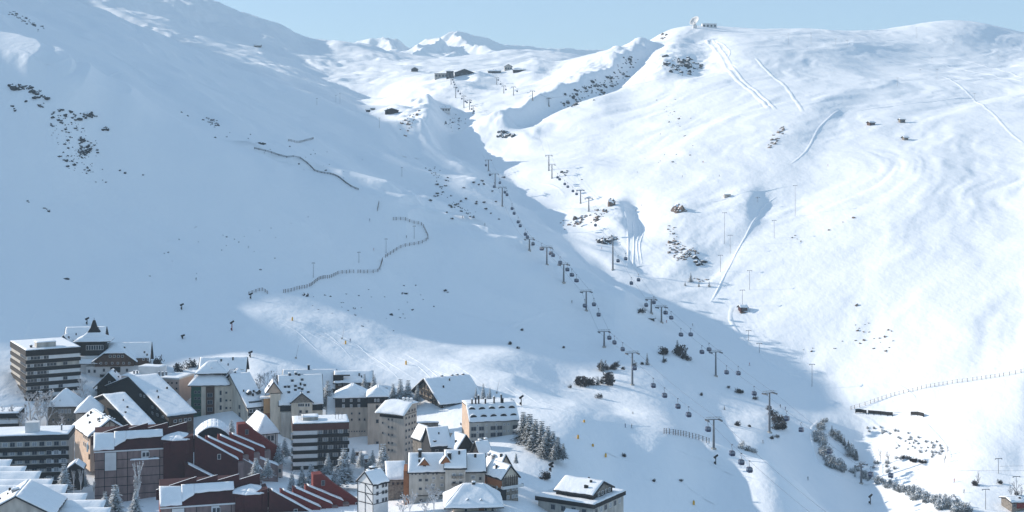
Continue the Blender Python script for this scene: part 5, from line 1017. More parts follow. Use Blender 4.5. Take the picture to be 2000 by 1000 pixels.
masts([(1540, 90, 66), (1584, 85, 64), (1632, 88, 76), (1655, 92, 79), (1790, 75, 54), (1862, 92, 78), (1753, 170, 152), (1830, 155, 135), (1950, 120, 108), (1797, 145, 136), (1903, 195, 182), (1820, 122, 112)], 'fine poles near the sunlit summit ridge', 'fine poles on the upper right slopes')
masts([(1985, 990, 930), (1925, 995, 955), (1950, 925, 895)], 'thin poles by the road at lower right', 'thin poles by the road')
# fences
def fence(pts, label, h=1.7, sp=3.2, rails=3, m=None, name='snow_fence', rr_=.06):
    L = drape(pts, sp); o = L[0].copy(); t = thing(name, label, 'fence', o); g = G(); m = m or M_BROWN
    pm = G().box(-.13, .13, -.13, .13, -.6, h).build('post', m, t); me = pm.data; bpy.data.objects.remove(pm)
    for i, p in enumerate(L):
        if i < 100: inst(me, 'post', t, p - o)
    for a, b in zip(L, L[1:]):
        for k in range(rails): z = Vector((0, 0, h * (.3 + .6 * k / max(1, rails - 1)))); g.tube(a - o + z, b - o + z, rr_, 4)
    g.build('rail', m, t)
fence([(486, 576), (500, 571), (512, 568), (522, 574)], 'short dark snow fence at the tip of the sunlit strip', 1.8, 2.5); fence([(554, 572), (580, 566), (605, 560), (635, 544), (660, 536), (683, 533), (691, 533)], 'long dark snow fence rising to the right above the village', 2.0, 2.2)
fence([(699, 533), (718, 533), (738, 531), (744, 520), (747, 509)], 'snow fence bending uphill, next right of the long fence', 2.0, 2.2); fence([(753, 503), (775, 489), (800, 480), (825, 475), (836, 467), (832, 455), (823, 440), (800, 434), (768, 430)], 'hooked snow fence looping round the upper piste bend', 2.0, 2.6)
fence([(497, 291), (530, 299), (560, 308), (600, 320), (640, 340), (675, 358), (700, 371)], 'long dark barrier along the traverse on the shaded mountain', 1.3, 4, 3, M_DARK, 'barrier', .12); fence([(740, 398), (737, 412)], 'very short steep fence above the piste bend', 2.0, 2.5); fence([(563, 276), (585, 279), (612, 272)], 'small barrier on the dark slope near the long traverse', 1.8, 3)
fence([(1662, 800), (1700, 788), (1740, 775), (1800, 760), (1850, 751), (1900, 744), (1960, 735), (2010, 726)], 'long pale picket fence climbing to the right edge', 1.9, 2.2, 2, mat('pale_timber', (.42, .36, .32), .9), 'picket_fence', .045); fence([(1297, 847), (1315, 849), (1340, 853), (1365, 859), (1385, 866)], 'timber fence on the brow below the near gondola', 2.4, 1.6, 3, M_BROWN, 'timber_fence')
fence([(1845, 985), (1862, 970), (1870, 985)], 'small arched railing by the valley road', 1.2, 2, 2, M_METAL, 'railing')

fence([(1671, 807), (1680, 807), (1692, 809)], 'dark short avalanche wall where the road reaches the run', 2.2, 3, 5, M_DARK, 'gallery_wall', .26); fence([(1696, 809), (1720, 811), (1743, 813)], 'longest dark avalanche wall under the drift', 2.2, 3, 5, M_DARK, 'gallery_wall', .26); fence([(1779, 812), (1792, 812), (1804, 815)], 'dark avalanche wall at the head of the hairpin', 2.2, 3, 5, M_DARK, 'gallery_wall', .26)
# ------------------------------------------------------------------ rocks
M_ROCK = mat('dark_wet_rock', (.055, .060, .068), .85, .25, 1.2, bump=.15, bscale=2.5); M_ROCKB = mat('warm_rock', (.26, .19, .15), .9, .3, .9, bump=.2, bscale=2)
def rock_mesh(seed, m, snow=True):
    bm = bmesh.new(); bmesh.ops.create_icosphere(bm, subdivisions=2, radius=1); rnd = random.Random(seed); o = Vector((rnd.random() * 9, rnd.random() * 9, rnd.random() * 9))
    from mathutils import noise as mn
    for v in bm.verts:
        n = mn.noise(v.co * 1.3 + o) * .5 + mn.noise(v.co * 3.1 + o) * .22; v.co *= 1 + n; v.co.z *= .85
        if v.co.z < -.1: v.co.z = -.1 + (v.co.z + .1) * .6
    me = bpy.data.meshes.new('rock'); me.materials.append(m); me.materials.append(M_SNOW)
    bm.normal_update()
    for f in bm.faces: f.material_index = 1 if (snow and f.normal.z > .78) else 0
    bm.to_mesh(me); bm.free(); return me
RK = [rock_mesh(i, M_ROCK) for i in range(5)]; RB = [rock_mesh(i + 9, M_ROCKB) for i in range(4)]
rr = random.Random(11); ROCKQ = []
def rocks(poly, n, smin, smax, label, brown=False, flat=1.0, name='rock'):
    # poly: polyline spine (px, py, half-width px)
    for _ in range(int(n * 2.2) if n > 8 else n):
        k = rr.random() * (len(poly) - 1); i = int(k); f = k - i; a, b = poly[i], poly[min(i + 1, len(poly) - 1)]
        hw = (a[2] + (b[2] - a[2]) * f) * 1.15; an = rr.random() * 6.283; r = hw * rr.random() ** .6
        px, py = a[0] + (b[0] - a[0]) * f + math.cos(an) * r, a[1] + (b[1] - a[1]) * f + math.sin(an) * r * .6
        p = at(px, py)
        if not p: continue
        s = (smin + (smax - smin) * rr.random() ** 3) * p.y / F * .5
        ROCKQ.append((s / p.y, rr.choice(RB if brown else RK), name, p + Vector((0, 0, -s * .12)), rr.random() * 6.28, (s * (.8 + .6 * rr.random()), s * .9, s * (.7 + .7 * rr.random()) * flat), label))
rocks([(25, 167, 10), (60, 175, 12), (84, 192, 8)], 16, 5, 15, 'black rock of the crag showing at the left edge under the light streak')
rocks([(57, 195, 12), (85, 205, 8)], 6, 3, 7, 'small rock under the left edge crag'); rocks([(20, 203, 5), (40, 222, 8)], 4, 4, 7, 'rock left of the small lit patch')
rocks([(112, 216, 10), (125, 230, 22)], 10, 3, 9, 'rock in the middle of the left scree slope'); rocks([(150, 228, 10), (182, 224, 9)], 10, 4, 13, 'rock of the long dark outcrop above the scree'); rocks([(206, 252, 6)], 4, 8, 20, 'block of the big lone outcrop right of the scree')
rocks([(115, 235, 22), (150, 285, 36), (175, 300, 18)], 44, 2, 7, 'small dark stone scattered down the left scree slope'); rocks([(148, 270, 10), (170, 290, 12), (160, 295, 12)], 12, 5, 12, 'larger dark stone in the lower scree')
rocks([(125, 310, 18), (150, 325, 20), (190, 330, 16)], 18, 2, 8, 'stone at the foot of the left scree slope'); rocks([(20, 24, 8), (45, 38, 9), (78, 56, 9)], 20, 3, 8, 'stone of the sloping scree in the top left corner')
rocks([(403, 232, 8), (425, 246, 10)], 14, 3, 8, 'stone of the small scree in the upper middle of the shade'); rocks([(512, 281, 1)], 1, 14, 16, 'single black boulder by the long barrier', flat=.7)
rocks([(55, 392, 5)], 4, 3, 7, 'stone of the pair of clusters at the far left edge'); rocks([(92, 409, 8)], 5, 3, 8, 'stone of the cluster right of the left edge pair'); rocks([(275, 340, 8), (195, 345, 30)], 7, 3, 9, 'dark stone in the open shaded slope below the scree')
rocks([(130, 545, 1)], 1, 14, 16, 'single dark boulder low on the open shaded slope', flat=.8); rocks([(345, 215, 40), (560, 300, 60), (700, 350, 60)], 12, 2, 6, 'isolated stone on the high shaded slope'); rocks([(380, 460, 40), (560, 470, 90), (300, 520, 60)], 12, 2, 5, 'isolated stone on the wide shaded slope')
rocks([(595, 577, 3)], 2, 8, 14, 'dark rock lying just below the long snow fence'); rocks([(640, 590, 40), (760, 620, 90), (860, 560, 50)], 18, 3, 8, 'scattered rock on the shaded slope above the sunlit strip')
rocks([(1235, 112, 12), (1200, 150, 22), (1150, 180, 26), (1100, 200, 22)], 60, 3, 10, 'rock of the crag on the shaded ridge left of the dish'); rocks([(1300, 120, 16), (1335, 130, 26), (1365, 130, 8)], 36, 3, 12, 'rock of the outcrop below the radio dish', flat=1.2); rocks([(1235, 70, 8), (1300, 68, 8), (1290, 75, 5)], 8, 3, 8, 'rock on the crest left of the radio dish', True)
rocks([(975, 262, 8), (995, 266, 10)], 10, 5, 12, 'rock of the small cliff under the ridge'); rocks([(820, 212, 5), (800, 235, 12), (785, 262, 14)], 14, 3, 8, 'stone on the sunlit face of the knoll', True); rocks([(900, 236, 24), (880, 248, 20)], 14, 2, 6, 'stone in the shaded bowl right of the knoll')
rocks([(840, 325, 10), (862, 350, 14), (880, 400, 10), (920, 420, 14)], 20, 3, 8, 'dark stone in the gully below the knoll'); rocks([(850, 382, 8)], 4, 5, 10, 'stone clump at the gully foot')
rocks([(1530, 248, 8), (1515, 270, 8), (1502, 288, 4)], 16, 4, 11, 'brown rock of the sunlit rib in the middle right', True); rocks([(1196, 390, 3), (1197, 402, 4)], 8, 6, 14, 'reddish block of the pillar at the gully head', True, 2.4)
rocks([(1180, 410, 12), (1150, 430, 20), (1110, 440, 20)], 26, 3, 10, 'snowy rock left of the shaded gully', True); rocks([(1172, 470, 9), (1185, 474, 10), (1200, 466, 6)], 20, 5, 13, 'black rock of the cliff behind the tall tower', flat=1.5)
rocks([(1322, 409, 8), (1332, 412, 8)], 12, 8, 16, 'brown block of the large boulder above the rib', True, 1.5); rocks([(1308, 440, 8), (1315, 480, 14), (1330, 500, 20), (1350, 490, 18)], 44, 3, 9, 'rock of the broken rib right of the gully', True)
rocks([(1345, 495, 8), (1368, 515, 8)], 10, 5, 12, 'dark rock at the lower end of the broken rib'); rocks([(1380, 548, 8), (1355, 545, 10)], 8, 4, 10, 'rock below the broken rib', True)
rocks([(1560, 450, 8), (1555, 470, 8), (1725, 402, 4)], 7, 4, 9, 'lone stone on the smooth sunny slope', True); rocks([(1672, 599, 4)], 2, 6, 12, 'dark slab sticking out of the smooth sunny slope', True); rocks([(1560, 690, 8), (1700, 650, 40), (1740, 690, 30)], 12, 3, 7, 'small stone low on the sunny slope', True)
rocks([(1110, 330, 8), (1095, 338, 6), (1140, 350, 10)], 8, 4, 9, 'snow capped rock near the upper valley lift', False); rocks([(1280, 190, 30), (1330, 240, 40), (1300, 330, 60)], 14, 2, 6, 'tiny stone on the bright slope under the crest', True)
ROCKQ.sort(key=lambda q: -q[0])
for _, me, nm, loc, rz, sc, lab in ROCKQ[:292]: tag(inst(me, nm, None, loc, rz, sc), lab, 'rock', lab)
g = G()
for _, me, nm, loc, rz, sc, lab in ROCKQ[292:]:
    i = len(g.v); M = Matrix.Translation(loc) @ Matrix.Rotation(rz, 4, 'Z') @ Matrix.Diagonal((*sc, 1)); g.v += [tuple(M @ v.co) for v in me.vertices]
    for f in me.polygons: g.f.append(tuple(i + k for k in f.vertices)); g.m.append(1 if f.material_index else (2 if me in RB else 0))
o = g.build('small_stones', [M_ROCK, M_SNOW, M_ROCKB]); tag(o, 'the countless smaller stones peppering the snow slopes between the larger rocks', 'stones'); o['kind'] = 'stuff'
# ------------------------------------------------------------------ vegetation
M_NEEDLE = mat('fir_needles', (.030, .045, .042), .9, .3, 2.0); M_FROST = mat('frosted_needles', (.74, .77, .80), .8, .12, 2.0, rgb2=(.40, .44, .47)); M_BARK = mat('bark', (.07, .055, .045), .9, .2, 2); M_TWIG = mat('bare_twigs', (.055, .045, .045), .95, .3, 2.0); M_FTWIG = mat('frosted_twigs', (.62, .64, .67), .85, .12, 3, rgb2=(.38, .36, .36)); M_SCRUB = mat('frosted_scrub', (.34, .36, .37), .9, .2, 2, rgb2=(.09, .10, .10))
def mk(g, name, mats): o = g.build(name, mats); me = o.data; bpy.data.objects.remove(o); return me
def conifer_meshes(seed, frost):
    rnd = random.Random(seed); H = 1.0; tr = G().tube((0, 0, -.05), (0, 0, .98), .022, 6, r2=.004); f = G(); nl = 17
    for i in range(nl):
        t = i / (nl - 1); z = .08 + .90 * t; R_ = .23 * (1 - t) ** .85 * (.85 + .3 * rnd.random()) + .012; nb = int(13 - 7 * t); a0 = rnd.random() * 6
        for k in range(nb):
            a = a0 + 6.283 * k / nb + rnd.uniform(-.25, .25); L = R_ * rnd.uniform(.65, 1.15); d = Vector((math.cos(a), math.sin(a), 0)); s = Vector((-d.y, d.x, 0)); dr = rnd.uniform(.25, .55) * L
            for q in range(4):
                u = (q + .6) / 4.2; c = d * L * u + Vector((0, 0, z - dr * u * u)); w = .032 * (1.25 - u) + .008; tip = c + d * L * .33 + Vector((0, 0, -.02)) 
                for sg in (-1, 1):
                    m = 1 if rnd.random() < frost else 0
                    f.face([c, c + s * sg * w * 1.6 + d * w * .5 + Vector((0, 0, -.012 * rnd.random())), tip + s * sg * w * rnd.uniform(.4, 1.0)], m)
                m = 1 if rnd.random() < frost else 0; f.face([c - s * w, c + s * w, tip + Vector((0, 0, .012))], m)
    return [('trunk', mk(tr, 'trunk', M_BARK)), ('crown', mk(f, 'crown', [M_NEEDLE, M_FROST if frost > .5 else M_SNOW]))]
def bare_meshes(seed, m1, spread=.5, slim=False):
    rnd = random.Random(seed); tr = G(); g = G()
    def br(p, d, L, r, lv):
        q = p + d * L
        if m1 is M_FTWIG and lv >= 2:
            for _ in range(3 if lv < 4 else 2):
                c = p.lerp(q, rnd.random()); a = Vector((rnd.gauss(0, 1), rnd.gauss(0, 1), rnd.gauss(0, 1))).normalized() * rnd.uniform(.010, .024); b = a.orthogonal() * .6; g.face([c - a, c + b, c + a, c - b])
        (tr if lv == 0 else g).tube(p, q, r, 5 if lv < 2 else 3, r2=r * .6)
        if lv >= 4: return
        for k in range((4, 3, 3, 3)[lv] + (4 if lv == 0 and slim else 0)):
            s = rnd.uniform(.35, 1.0) if lv else rnd.uniform(.3, 1.0); a = rnd.random() * 6.283; sp = spread * (.35 if slim else 1) * rnd.uniform(.6, 1.3)
            o = d.orthogonal().normalized(); w = d.cross(o); nd = (d + (o * math.cos(a) + w * math.sin(a)) * sp + Vector((0, 0, .18))).normalized(); br(p + d * L * s, nd, L * rnd.uniform(.5, .72), r * .55, lv + 1)
    br(Vector((0, 0, -.03)), Vector((.02, 0, 1)).normalized(), .5 if not slim else .6, .016, 0)
    return [('trunk', mk(tr, 'trunk', M_BARK if m1 is M_TWIG else m1)), ('crown', mk(g, 'crown', m1))]
def bush_meshes(seed, ms, frost, n=260, flat=1.05):
    rnd = random.Random(seed); g = G(); st = G(); lobes = [(Vector((rnd.uniform(-.55, .55), rnd.uniform(-.4, .4), rnd.uniform(.1, .35))), rnd.uniform(.3, .55)) for _ in range(5)]
    for _ in range(n):
        c, r = rnd.choice(lobes); d = Vector((rnd.gauss(0, 1), rnd.gauss(0, 1), rnd.gauss(0, 1))).normalized(); p = c + d * r * rnd.uniform(.35, 1.08); p.z = abs(p.z) * flat + .02
        a = Vector((rnd.gauss(0, 1), rnd.gauss(0, 1), rnd.gauss(0, .7))).normalized() * rnd.uniform(.05, .13); b_ = a.orthogonal().normalized() * rnd.uniform(.03, .08)
        up = d.z > -.1 and rnd.random() < frost; g.face([p - a, p + b_, p + a, p - b_], 1 if up else 0)
    for _ in range(16):
        c, r = rnd.choice(lobes); st.tube((c.x * .3, c.y * .3, -.08), (c.x * 1.2 + rnd.uniform(-.2, .2), c.y * 1.2, (c.z + r) * flat), .018, 3, r2=.006)
    return [('stems', mk(st, 'stems', M_BARK)), ('foliage', mk(g, 'foliage', ms))]
CON = {0: [conifer_meshes(i, .30) for i in range(3)], 1: [conifer_meshes(i + 5, .82) for i in range(3)], 2: [conifer_meshes(i + 15, .56) for i in range(3)]}
BARE = [bare_meshes(i, M_FTWIG) for i in range(3)]; BARED = [bare_meshes(i + 4, M_TWIG) for i in range(2)]; SLIM = [bare_meshes(i + 8, M_FTWIG, .45, True) for i in range(2)]
BUSH = [bush_meshes(i, [M_TWIG, M_TWIG], .0, 420) for i in range(3)]; FBUSH = [bush_meshes(i + 5, [M_SCRUB, M_FROST], .5, 300, 1.1) for i in range(4)]
tv = random.Random(5)
def plant(name, meshes, px, py, hpx, label, cat, group, wide=1.0, dy=None):
    p = at(px, py) if dy is None else air(px, py, dy)
    if not p: return
    if dy is not None: p = Vector((p.x, p.y, min(p.z, zat(p.x, p.y) + 40)))
    h = hpx * p.y / F; t = thing(name, label, cat, p, tv.random() * 6.28, group)
    for nm, me in meshes: inst(me, nm, t, (0, 0, 0), 0, (h * wide, h * wide, h))
def plants(name, kinds, pts, label, cat, group, wide=1.0):
    if isinstance(label, str) and len(pts) <= 14:
        o_ = sorted(range(len(pts)), key=lambda k: pts[k][0]); lb = [''] * len(pts)
        for r_, k in enumerate(o_): lb[k] = ('leftmost ' if r_ == 0 else 'rightmost ' if r_ == len(pts) - 1 else ORD[r_] + ' from left, ') + label
        label = lb
    for i, q in enumerate(pts): plant(name, tv.choice(kinds), q[0], q[1], q[2], label[i] if isinstance(label, list) else label, cat, group, wide * (.62 if 'bush' in name or 'shrub' in name else 1) * tv.uniform(.9, 1.15), q[3] if len(q) > 3 else None)
# village trees
plants('frosted_fir', CON[1], [(125, 965, 60, 475), (225, 1012, 66, 455), (265, 1005, 50, 450), (205, 1000, 40, 448)], ['frosted fir in front of the lower banded block', 'tall frosted fir in front of the upper maroon complex', 'shorter frosted fir beside the tall one at the bottom', 'small frosted fir between the stepped roofs and the maroon complex'], 'fir tree', 'frosted firs at the lower left', 1.5)
plants('frosted_poplar', SLIM, [(268, 1000, 78, 452), (144, 962, 36, 478), (158, 960, 34, 478), (184, 975, 28, 470)], ['slender frosted poplar before the upper maroon complex', 'left of two thin frosted saplings by the canopy', 'right of two thin frosted saplings by the canopy', 'lowest thin frosted sapling near the stepped roofs'], 'tree', 'slender frosted trees')
plants('frosted_fir', CON[1], [(672, 942, 68, 520), (748, 928, 62, 525), (608, 958, 52, 515), (655, 950, 40, 512), (570, 968, 46, 505), (500, 938, 44, 478), (522, 930, 36, 478), (590, 950, 40, 515)], ['tallest frosted fir right of the central banded block', 'frosted fir in front of the corner beige tower', 'round frosted fir below the central banded block', 'small frosted fir beside the tallest one', 'grey fir at the left foot of the central banded block', 'grey fir in the courtyard of the upper maroon complex', 'smaller grey fir in the maroon courtyard', 'low frosted fir left of the round one'], 'fir tree', 'frosted firs in the village centre', 1.45)
plants('frosted_fir', CON[1], [(640, 795, 52, 612), (625, 800, 42, 610), (662, 800, 34, 606), (755, 790, 34, 618), (768, 785, 36, 622), (782, 788, 48, 620), (797, 788, 46, 620), (815, 785, 34, 622), (730, 775, 44, 622), (712, 768, 38, 625)], 'frosted fir among the roofs at the back of the village', 'fir tree', 'frosted firs behind the village', 1.4)
plants('frosted_fir', CON[1], [(930, 778, 22), (944, 783, 34), (957, 785, 28), (952, 788, 20), (968, 788, 14)], 'small frosted fir on the bank above the apricot block', 'fir tree', 'small firs above the apricot block')
plants('frosted_fir', CON[1], [(705, 912, 34, 530), (722, 918, 28, 530), (690, 905, 30, 540), (640, 925, 40, 520), (1008, 905, 20, 520), (166, 950, 28, 500), (452, 862, 42, 560), (432, 868, 30, 555), (545, 905, 40, 530), (556, 892, 36, 545), (728, 905, 26, 545)], ['frosted fir beside the snowed sheds', 'small frosted fir right of the snowed sheds', 'frosted fir at the foot of the wide beige tower', 'frosted fir at the right foot of the central banded block', 'little frosted fir right of the arched gable house', 'little frosted fir behind the canopy', 'frosted fir right of the vaulted hall', 'small frosted fir against the vaulted hall', 'frosted fir right of the upper maroon complex', 'frosted fir between the maroon complex and the banded block', 'low frosted fir below the tall beige tower'], 'fir tree', 'small frosted firs between the houses', 1.45)
plants('frosted_birch', BARE, [(522, 772, 54, 615), (505, 775, 44, 612), (540, 770, 44, 618), (800, 1020, 66, 440), (848, 1012, 70, 445), (830, 1015, 44, 442), (786, 1015, 48, 442), (1000, 800, 24, 575)], ['tallest frosted bare tree behind the sloping roof block', 'left frosted bare tree behind the sloping roof block', 'right frosted bare tree behind the sloping roof block', 'thick frosted tree at the bottom by the grey gabled block', 'tall frosted tree in front of the grey gabled block', 'low frosted tree between the two big ones at the bottom', 'leftmost frosted tree at the bottom below the annex', 'frosted bare tree at the right end of the apricot block'], 'tree', 'frosted bare trees', 1.25)
plants('bare_tree', BARE, [(60, 840, 92, 575), (92, 838, 88, 572), (78, 842, 70, 570), (155, 790, 60, 590), (165, 800, 50, 588), (30, 850, 60, 560), (15, 840, 56, 560), (45, 846, 48, 556), (120, 850, 46, 560)], 'pale bare tree before the banded block at left edge', 'tree', 'bare trees below the banded apartment block', 1.2)
plants('frosted_fir', CON[2], [(1022, 858, 54, 556), (1035, 866, 58, 552), (1046, 874, 56, 548), (1058, 882, 60, 544), (1070, 886, 54, 540), (1080, 890, 48, 538), (1090, 893, 40, 536), (1100, 896, 30, 534), (1040, 880, 44, 545), (1064, 893, 44, 538), (1030, 852, 40, 560), (1084, 897, 34, 534)], 'frosted fir of the clump right of the apricot block', 'fir tree', 'fir clump right of the village', 1.55)
plants('shrub', BUSH, [(1062, 936, 22), (1220, 892, 9), (1078, 912, 7), (1277, 941, 7), (1330, 940, 6)], ['dark spiky shrub on the slope below the fir clump', 'low shrub on the brow above the shaded slope', 'very small dark shrub near the fir clump', 'flat dark shrub low on the shaded slope', 'tiny shrub on the dotted line of the shaded slope'], 'shrub', 'shrubs on the lower slope', 1.3)
plants('round_bush', BUSH, [(305, 716, 24, 655), (350, 726, 22, 655), (372, 722, 26, 658), (392, 724, 16, 655)], ['round dark bush right of the spired hotel', 'left of three dark bushes behind the green and cream block', 'biggest of three dark bushes behind the green and cream block', 'right of three dark bushes behind the green and cream block'], 'bush', 'dark bushes behind the village', 1.0)
plants('dark_bush', BUSH, [(1128, 752, 22), (1143, 754, 24), (1158, 752, 20), (1193, 752, 26), (1186, 740, 18), (1200, 722, 16), (1172, 722, 20), (1206, 716, 14), (1186, 722, 12), (1175, 748, 12), (1170, 778, 12), (1113, 758, 8), (1218, 722, 8), (1241, 715, 9), (1255, 712, 7)], 'dark leafless bush of the thicket left of the second near tower', 'bush', 'bushes round the second near gondola tower', 1.2)
plants('dark_bush', BUSH, [(1293, 692, 20), (1301, 690, 14), (1324, 694, 26), (1335, 700, 12), (1345, 704, 12), (1300, 706, 8), (1255, 611, 12), (1249, 610, 8)], 'dark bush on the brow between the two gondola lifts', 'bush', 'bushes on the brow', 1.2)
plants('young_fir', CON[0], [(1264, 712, 22), (1296, 708, 16), (1323, 690, 26), (1175, 725, 24), (1168, 752, 18), (1415, 800, 9), (1236, 808, 6)], 'small dark fir growing among the bushes under the lifts', 'fir tree', 'young firs under the lifts', 1.0)
plants('dark_bush', BUSH, [(1510, 812, 16), (1518, 826, 20), (1525, 838, 22), (1514, 838, 18), (1500, 800, 12), (1530, 824, 16), (1440, 767, 12), (1448, 768, 9), (1442, 832, 13), (1507, 858, 9), (1518, 855, 8), (1475, 780, 8), (1465, 834, 6), (1422, 758, 6), (1100, 680, 6), (1370, 773, 8), (1019, 646, 6), (995, 673, 9), (1012, 681, 6), (1247, 612, 5)], 'dark bush scattered near the lower towers of the valley lift', 'bush', 'bushes by the valley lift', 1.25)
plants('frosted_shrub', FBUSH, [(1448, 876, 15), (1460, 880, 16), (1472, 884, 12), (1452, 870, 12)], 'frosted shrub on the snowy brow right of the near gondola', 'shrub', 'frosted shrubs on the brow', 1.2)
def along(pts, n, j): 
    out = []
    for k in range(n):
        q = k / (n - 1) * (len(pts) - 1); i = min(int(q), len(pts) - 2); f = q - i; a, b = pts[i], pts[i + 1]; out.append((a[0] + (b[0] - a[0]) * f + tv.uniform(-1, 1) * j, a[1] + (b[1] - a[1]) * f + tv.uniform(-1, 1) * j * .7, a[2] + (b[2] - a[2]) * f * 1.0 * tv.uniform(.7, 1.25)))
    return out
plants('frosted_shrub', FBUSH + [CON[1][0]], along([(1612, 822, 11), (1600, 845, 14), (1603, 865, 16), (1612, 888, 17), (1622, 905, 18), (1645, 915, 16)], 38, 9), 'frosted shrub of the curved hedge at the valley bend', 'shrub', 'curved hedge at the valley bend', 1.1)
plants('frosted_shrub', FBUSH + [CON[1][1]], along([(1645, 918, 14), (1690, 935, 13), (1730, 950, 13), (1770, 960, 16), (1800, 975, 20), (1850, 990, 22), (1885, 1005, 22)], 62, 9), 'frosted shrub of the belt running to the bottom right', 'shrub', 'frosted shrub belt at the bottom right', 1.1)
plants('dark_fir', [CON[0][0], CON[0][1], FBUSH[0]], along([(1628, 846, 14), (1640, 866, 14), (1660, 884, 17), (1672, 898, 15)], 22, 6), 'dark fir of the short diagonal row inside the valley bend', 'fir tree', 'short diagonal fir row', 1.0)
plants('frosted_shrub', FBUSH, along([(1700, 840, 6), (1725, 850, 6), (1760, 850, 6), (1790, 860, 6), (1830, 870, 7), (1835, 890, 7), (1790, 880, 5), (1760, 870, 5), (1740, 920, 9), (1710, 905, 8)], 60, 13), 'small shrub dotted over the fenced hollow in the valley', 'shrub', 'small shrubs in the valley hollow', 1.1)
plants('dark_bush', BUSH, along([(1766, 896, 9), (1785, 902, 9), (1806, 906, 8)], 9, 3) + [(1902, 948, 14), (1955, 945, 10), (1985, 968, 12)], 'dark bush beside the road at the foot of the sunny slope', 'bush', 'dark bushes by the valley road', 1.2)
plants('bare_tree', BARED, [(1910, 948, 30), (1985, 975, 40), (1975, 975, 34), (1995, 975, 30), (1845, 905, 22), (1850, 890, 22), (1735, 905, 30), (1720, 900, 24)], 'thin bare tree along the valley road', 'tree', 'bare trees by the valley road', 1.0)
plants('young_fir', [CON[1][0], CON[0][0]], [(1349, 550, 18), (1338, 558, 9), (1385, 560, 12), (1365, 560, 10)], 'little fir below the broken rib on the sunny slope', 'fir tree', 'little firs below the broken rib', 1.1)
for k in range(26):
    px, py = 900 + tv.uniform(-60, 90), 340 + tv.uniform(0, 90)
    if 840 < px < 985: plant('dark_bush', tv.choice(BUSH), px, py, tv.uniform(3, 5), 'tiny bush in the shaded upper gully', 'bush', 'tiny bushes in the upper gully', 1.2)
# ------------------------------------------------------------------ people, snow guns, markers
def person_mesh():
    J = [(0,0,.95,.15,.12), (0,0,1.2,.17,.12), (0,0,1.42,.15,.1), (0,0,1.52,.055,.055), (0,-.02,1.66,.1,.11), (0,-.02,1.74,.08,.09), (.1,0,.88,.1,.1), (.13,-.12,.5,.07,.075), (.13,0,.1,.05,.055), (.13,-.1,.05,.05,.04), (-.1,0,.88,.1,.1), (-.13,-.12,.5,.07,.075), (-.13,0,.1,.05,.055), (-.13,-.1,.05,.05,.04), (.22,0,1.4,.06,.06), (.32,-.08,1.15,.05,.05), (.3,-.32,1.05,.04,.04), (-.22,0,1.4,.06,.06), (-.32,-.08,1.15,.05,.05), (-.3,-.32,1.05,.04,.04)]
    E_ = [(0,1),(1,2),(2,3),(3,4),(4,5),(0,6),(6,7),(7,8),(8,9),(0,10),(10,11),(11,12),(12,13),(2,14),(14,15),(15,16),(2,17),(17,18),(18,19)]
    me = bpy.data.meshes.new('person'); me.from_pydata([j[:3] for j in J], E_, []); o = bpy.data.objects.new('person', me); col.objects.link(o)
    o.modifiers.new('s', 'SKIN'); me.skin_vertices[0].data[0].use_root = True
    for i, j in enumerate(J): me.skin_vertices[0].data[i].radius = j[3:]
    o.modifiers.new('d', 'SUBSURF').levels = 1
    dg = bpy.context.evaluated_depsgraph_get(); r = bpy.data.meshes.new_from_object(o.evaluated_get(dg)); bpy.data.objects.remove(o); return r
PM = person_mesh()
COLS_ = [('black', (.02, .02, .025)), ('navy', (.02, .03, .10)), ('red', (.35, .03, .03)), ('grey', (.12, .12, .13))]
PMS = []
for nm, c in COLS_: m2 = PM.copy(); m2.materials.clear(); m2.materials.append(mat(nm + '_ski_suit', c, .8, .05)); PMS.append((nm, m2))
skim = mk(G().box(-.17, -.09, -.9, .8, 0, .03).box(.09, .17, -.9, .8, 0, .03), 'skis', M_METAL); helm = mk(G().tube((0, -.02, 1.70), (0, -.02, 1.83), .125, 10, r2=.07), 'helmet', M_DARK)
polem = mk(G().tube((.3, -.32, 1.08), (.42, .1, .02), .012, 4).tube((-.3, -.32, 1.08), (-.42, .1, .02), .012, 4), 'ski_poles', M_METAL)
SK = [(1234, 836, 'by the bend of the sunlit strip'), (1221, 835, 'just left of the bend of the sunlit strip'), (1374, 318, 'high on the bright slope'), (1405, 345, 'on the bright slope beneath the crest'), (1333, 346, 'lower on the bright slope beneath the crest'), (1372, 318, 'beside another on the bright slope'), (1617, 325, 'in the middle of the wide sunny slope'), (1479, 388, 'by the blue hollow on the groomed run'), (1253, 403, 'in the shaded gully head'), (1242, 413, 'lower in the shaded gully head'), (1864, 942, 'on the road at lower right'), (1578, 938, 'on the bright piste near the brow'), (1524, 796, 'left of a pair by the valley bushes'), (1534, 801, 'right of a pair by the valley bushes'), (1464, 714, 'on the shaded piste edge'), (1490, 866, 'below the lone valley tower'), (947, 441, 'at the end of the row of figures in the upper gully'), (903, 426, 'in the upper gully'), (1302, 631, 'beside the near valley towers'), (1353, 637, 'in the shade at the valley edge'), (1117, 592, 'near the drift under the lift'), (722, 432, 'above the hooked fence'), (730, 490, 'inside the hooked fence'), (794, 465, 'just inside the tip of the hooked fence'), (383, 548, 'alone on the open shaded slope'), (684, 668, 'by the yellow mat on the sunlit strip'), (1175, 487, 'at the shadow edge beside the tall tower'), (1883, 963, 'walking on the road at lower right')]
for i, (px, py, w_) in enumerate(SK):
    p = at(px, py)
    if not p: continue
    nm, me = PMS[i % 4]; t = thing('skier', '%s clad skier %s' % (nm, w_), 'person', p + Vector((0, 0, .05)), tv.random() * 6.28, 'skiers on the slopes'); s = 1.0
    inst(me, 'person', t); inst(skim, 'skis', t); inst(helm, 'helmet', t); inst(polem, 'ski_poles', t)
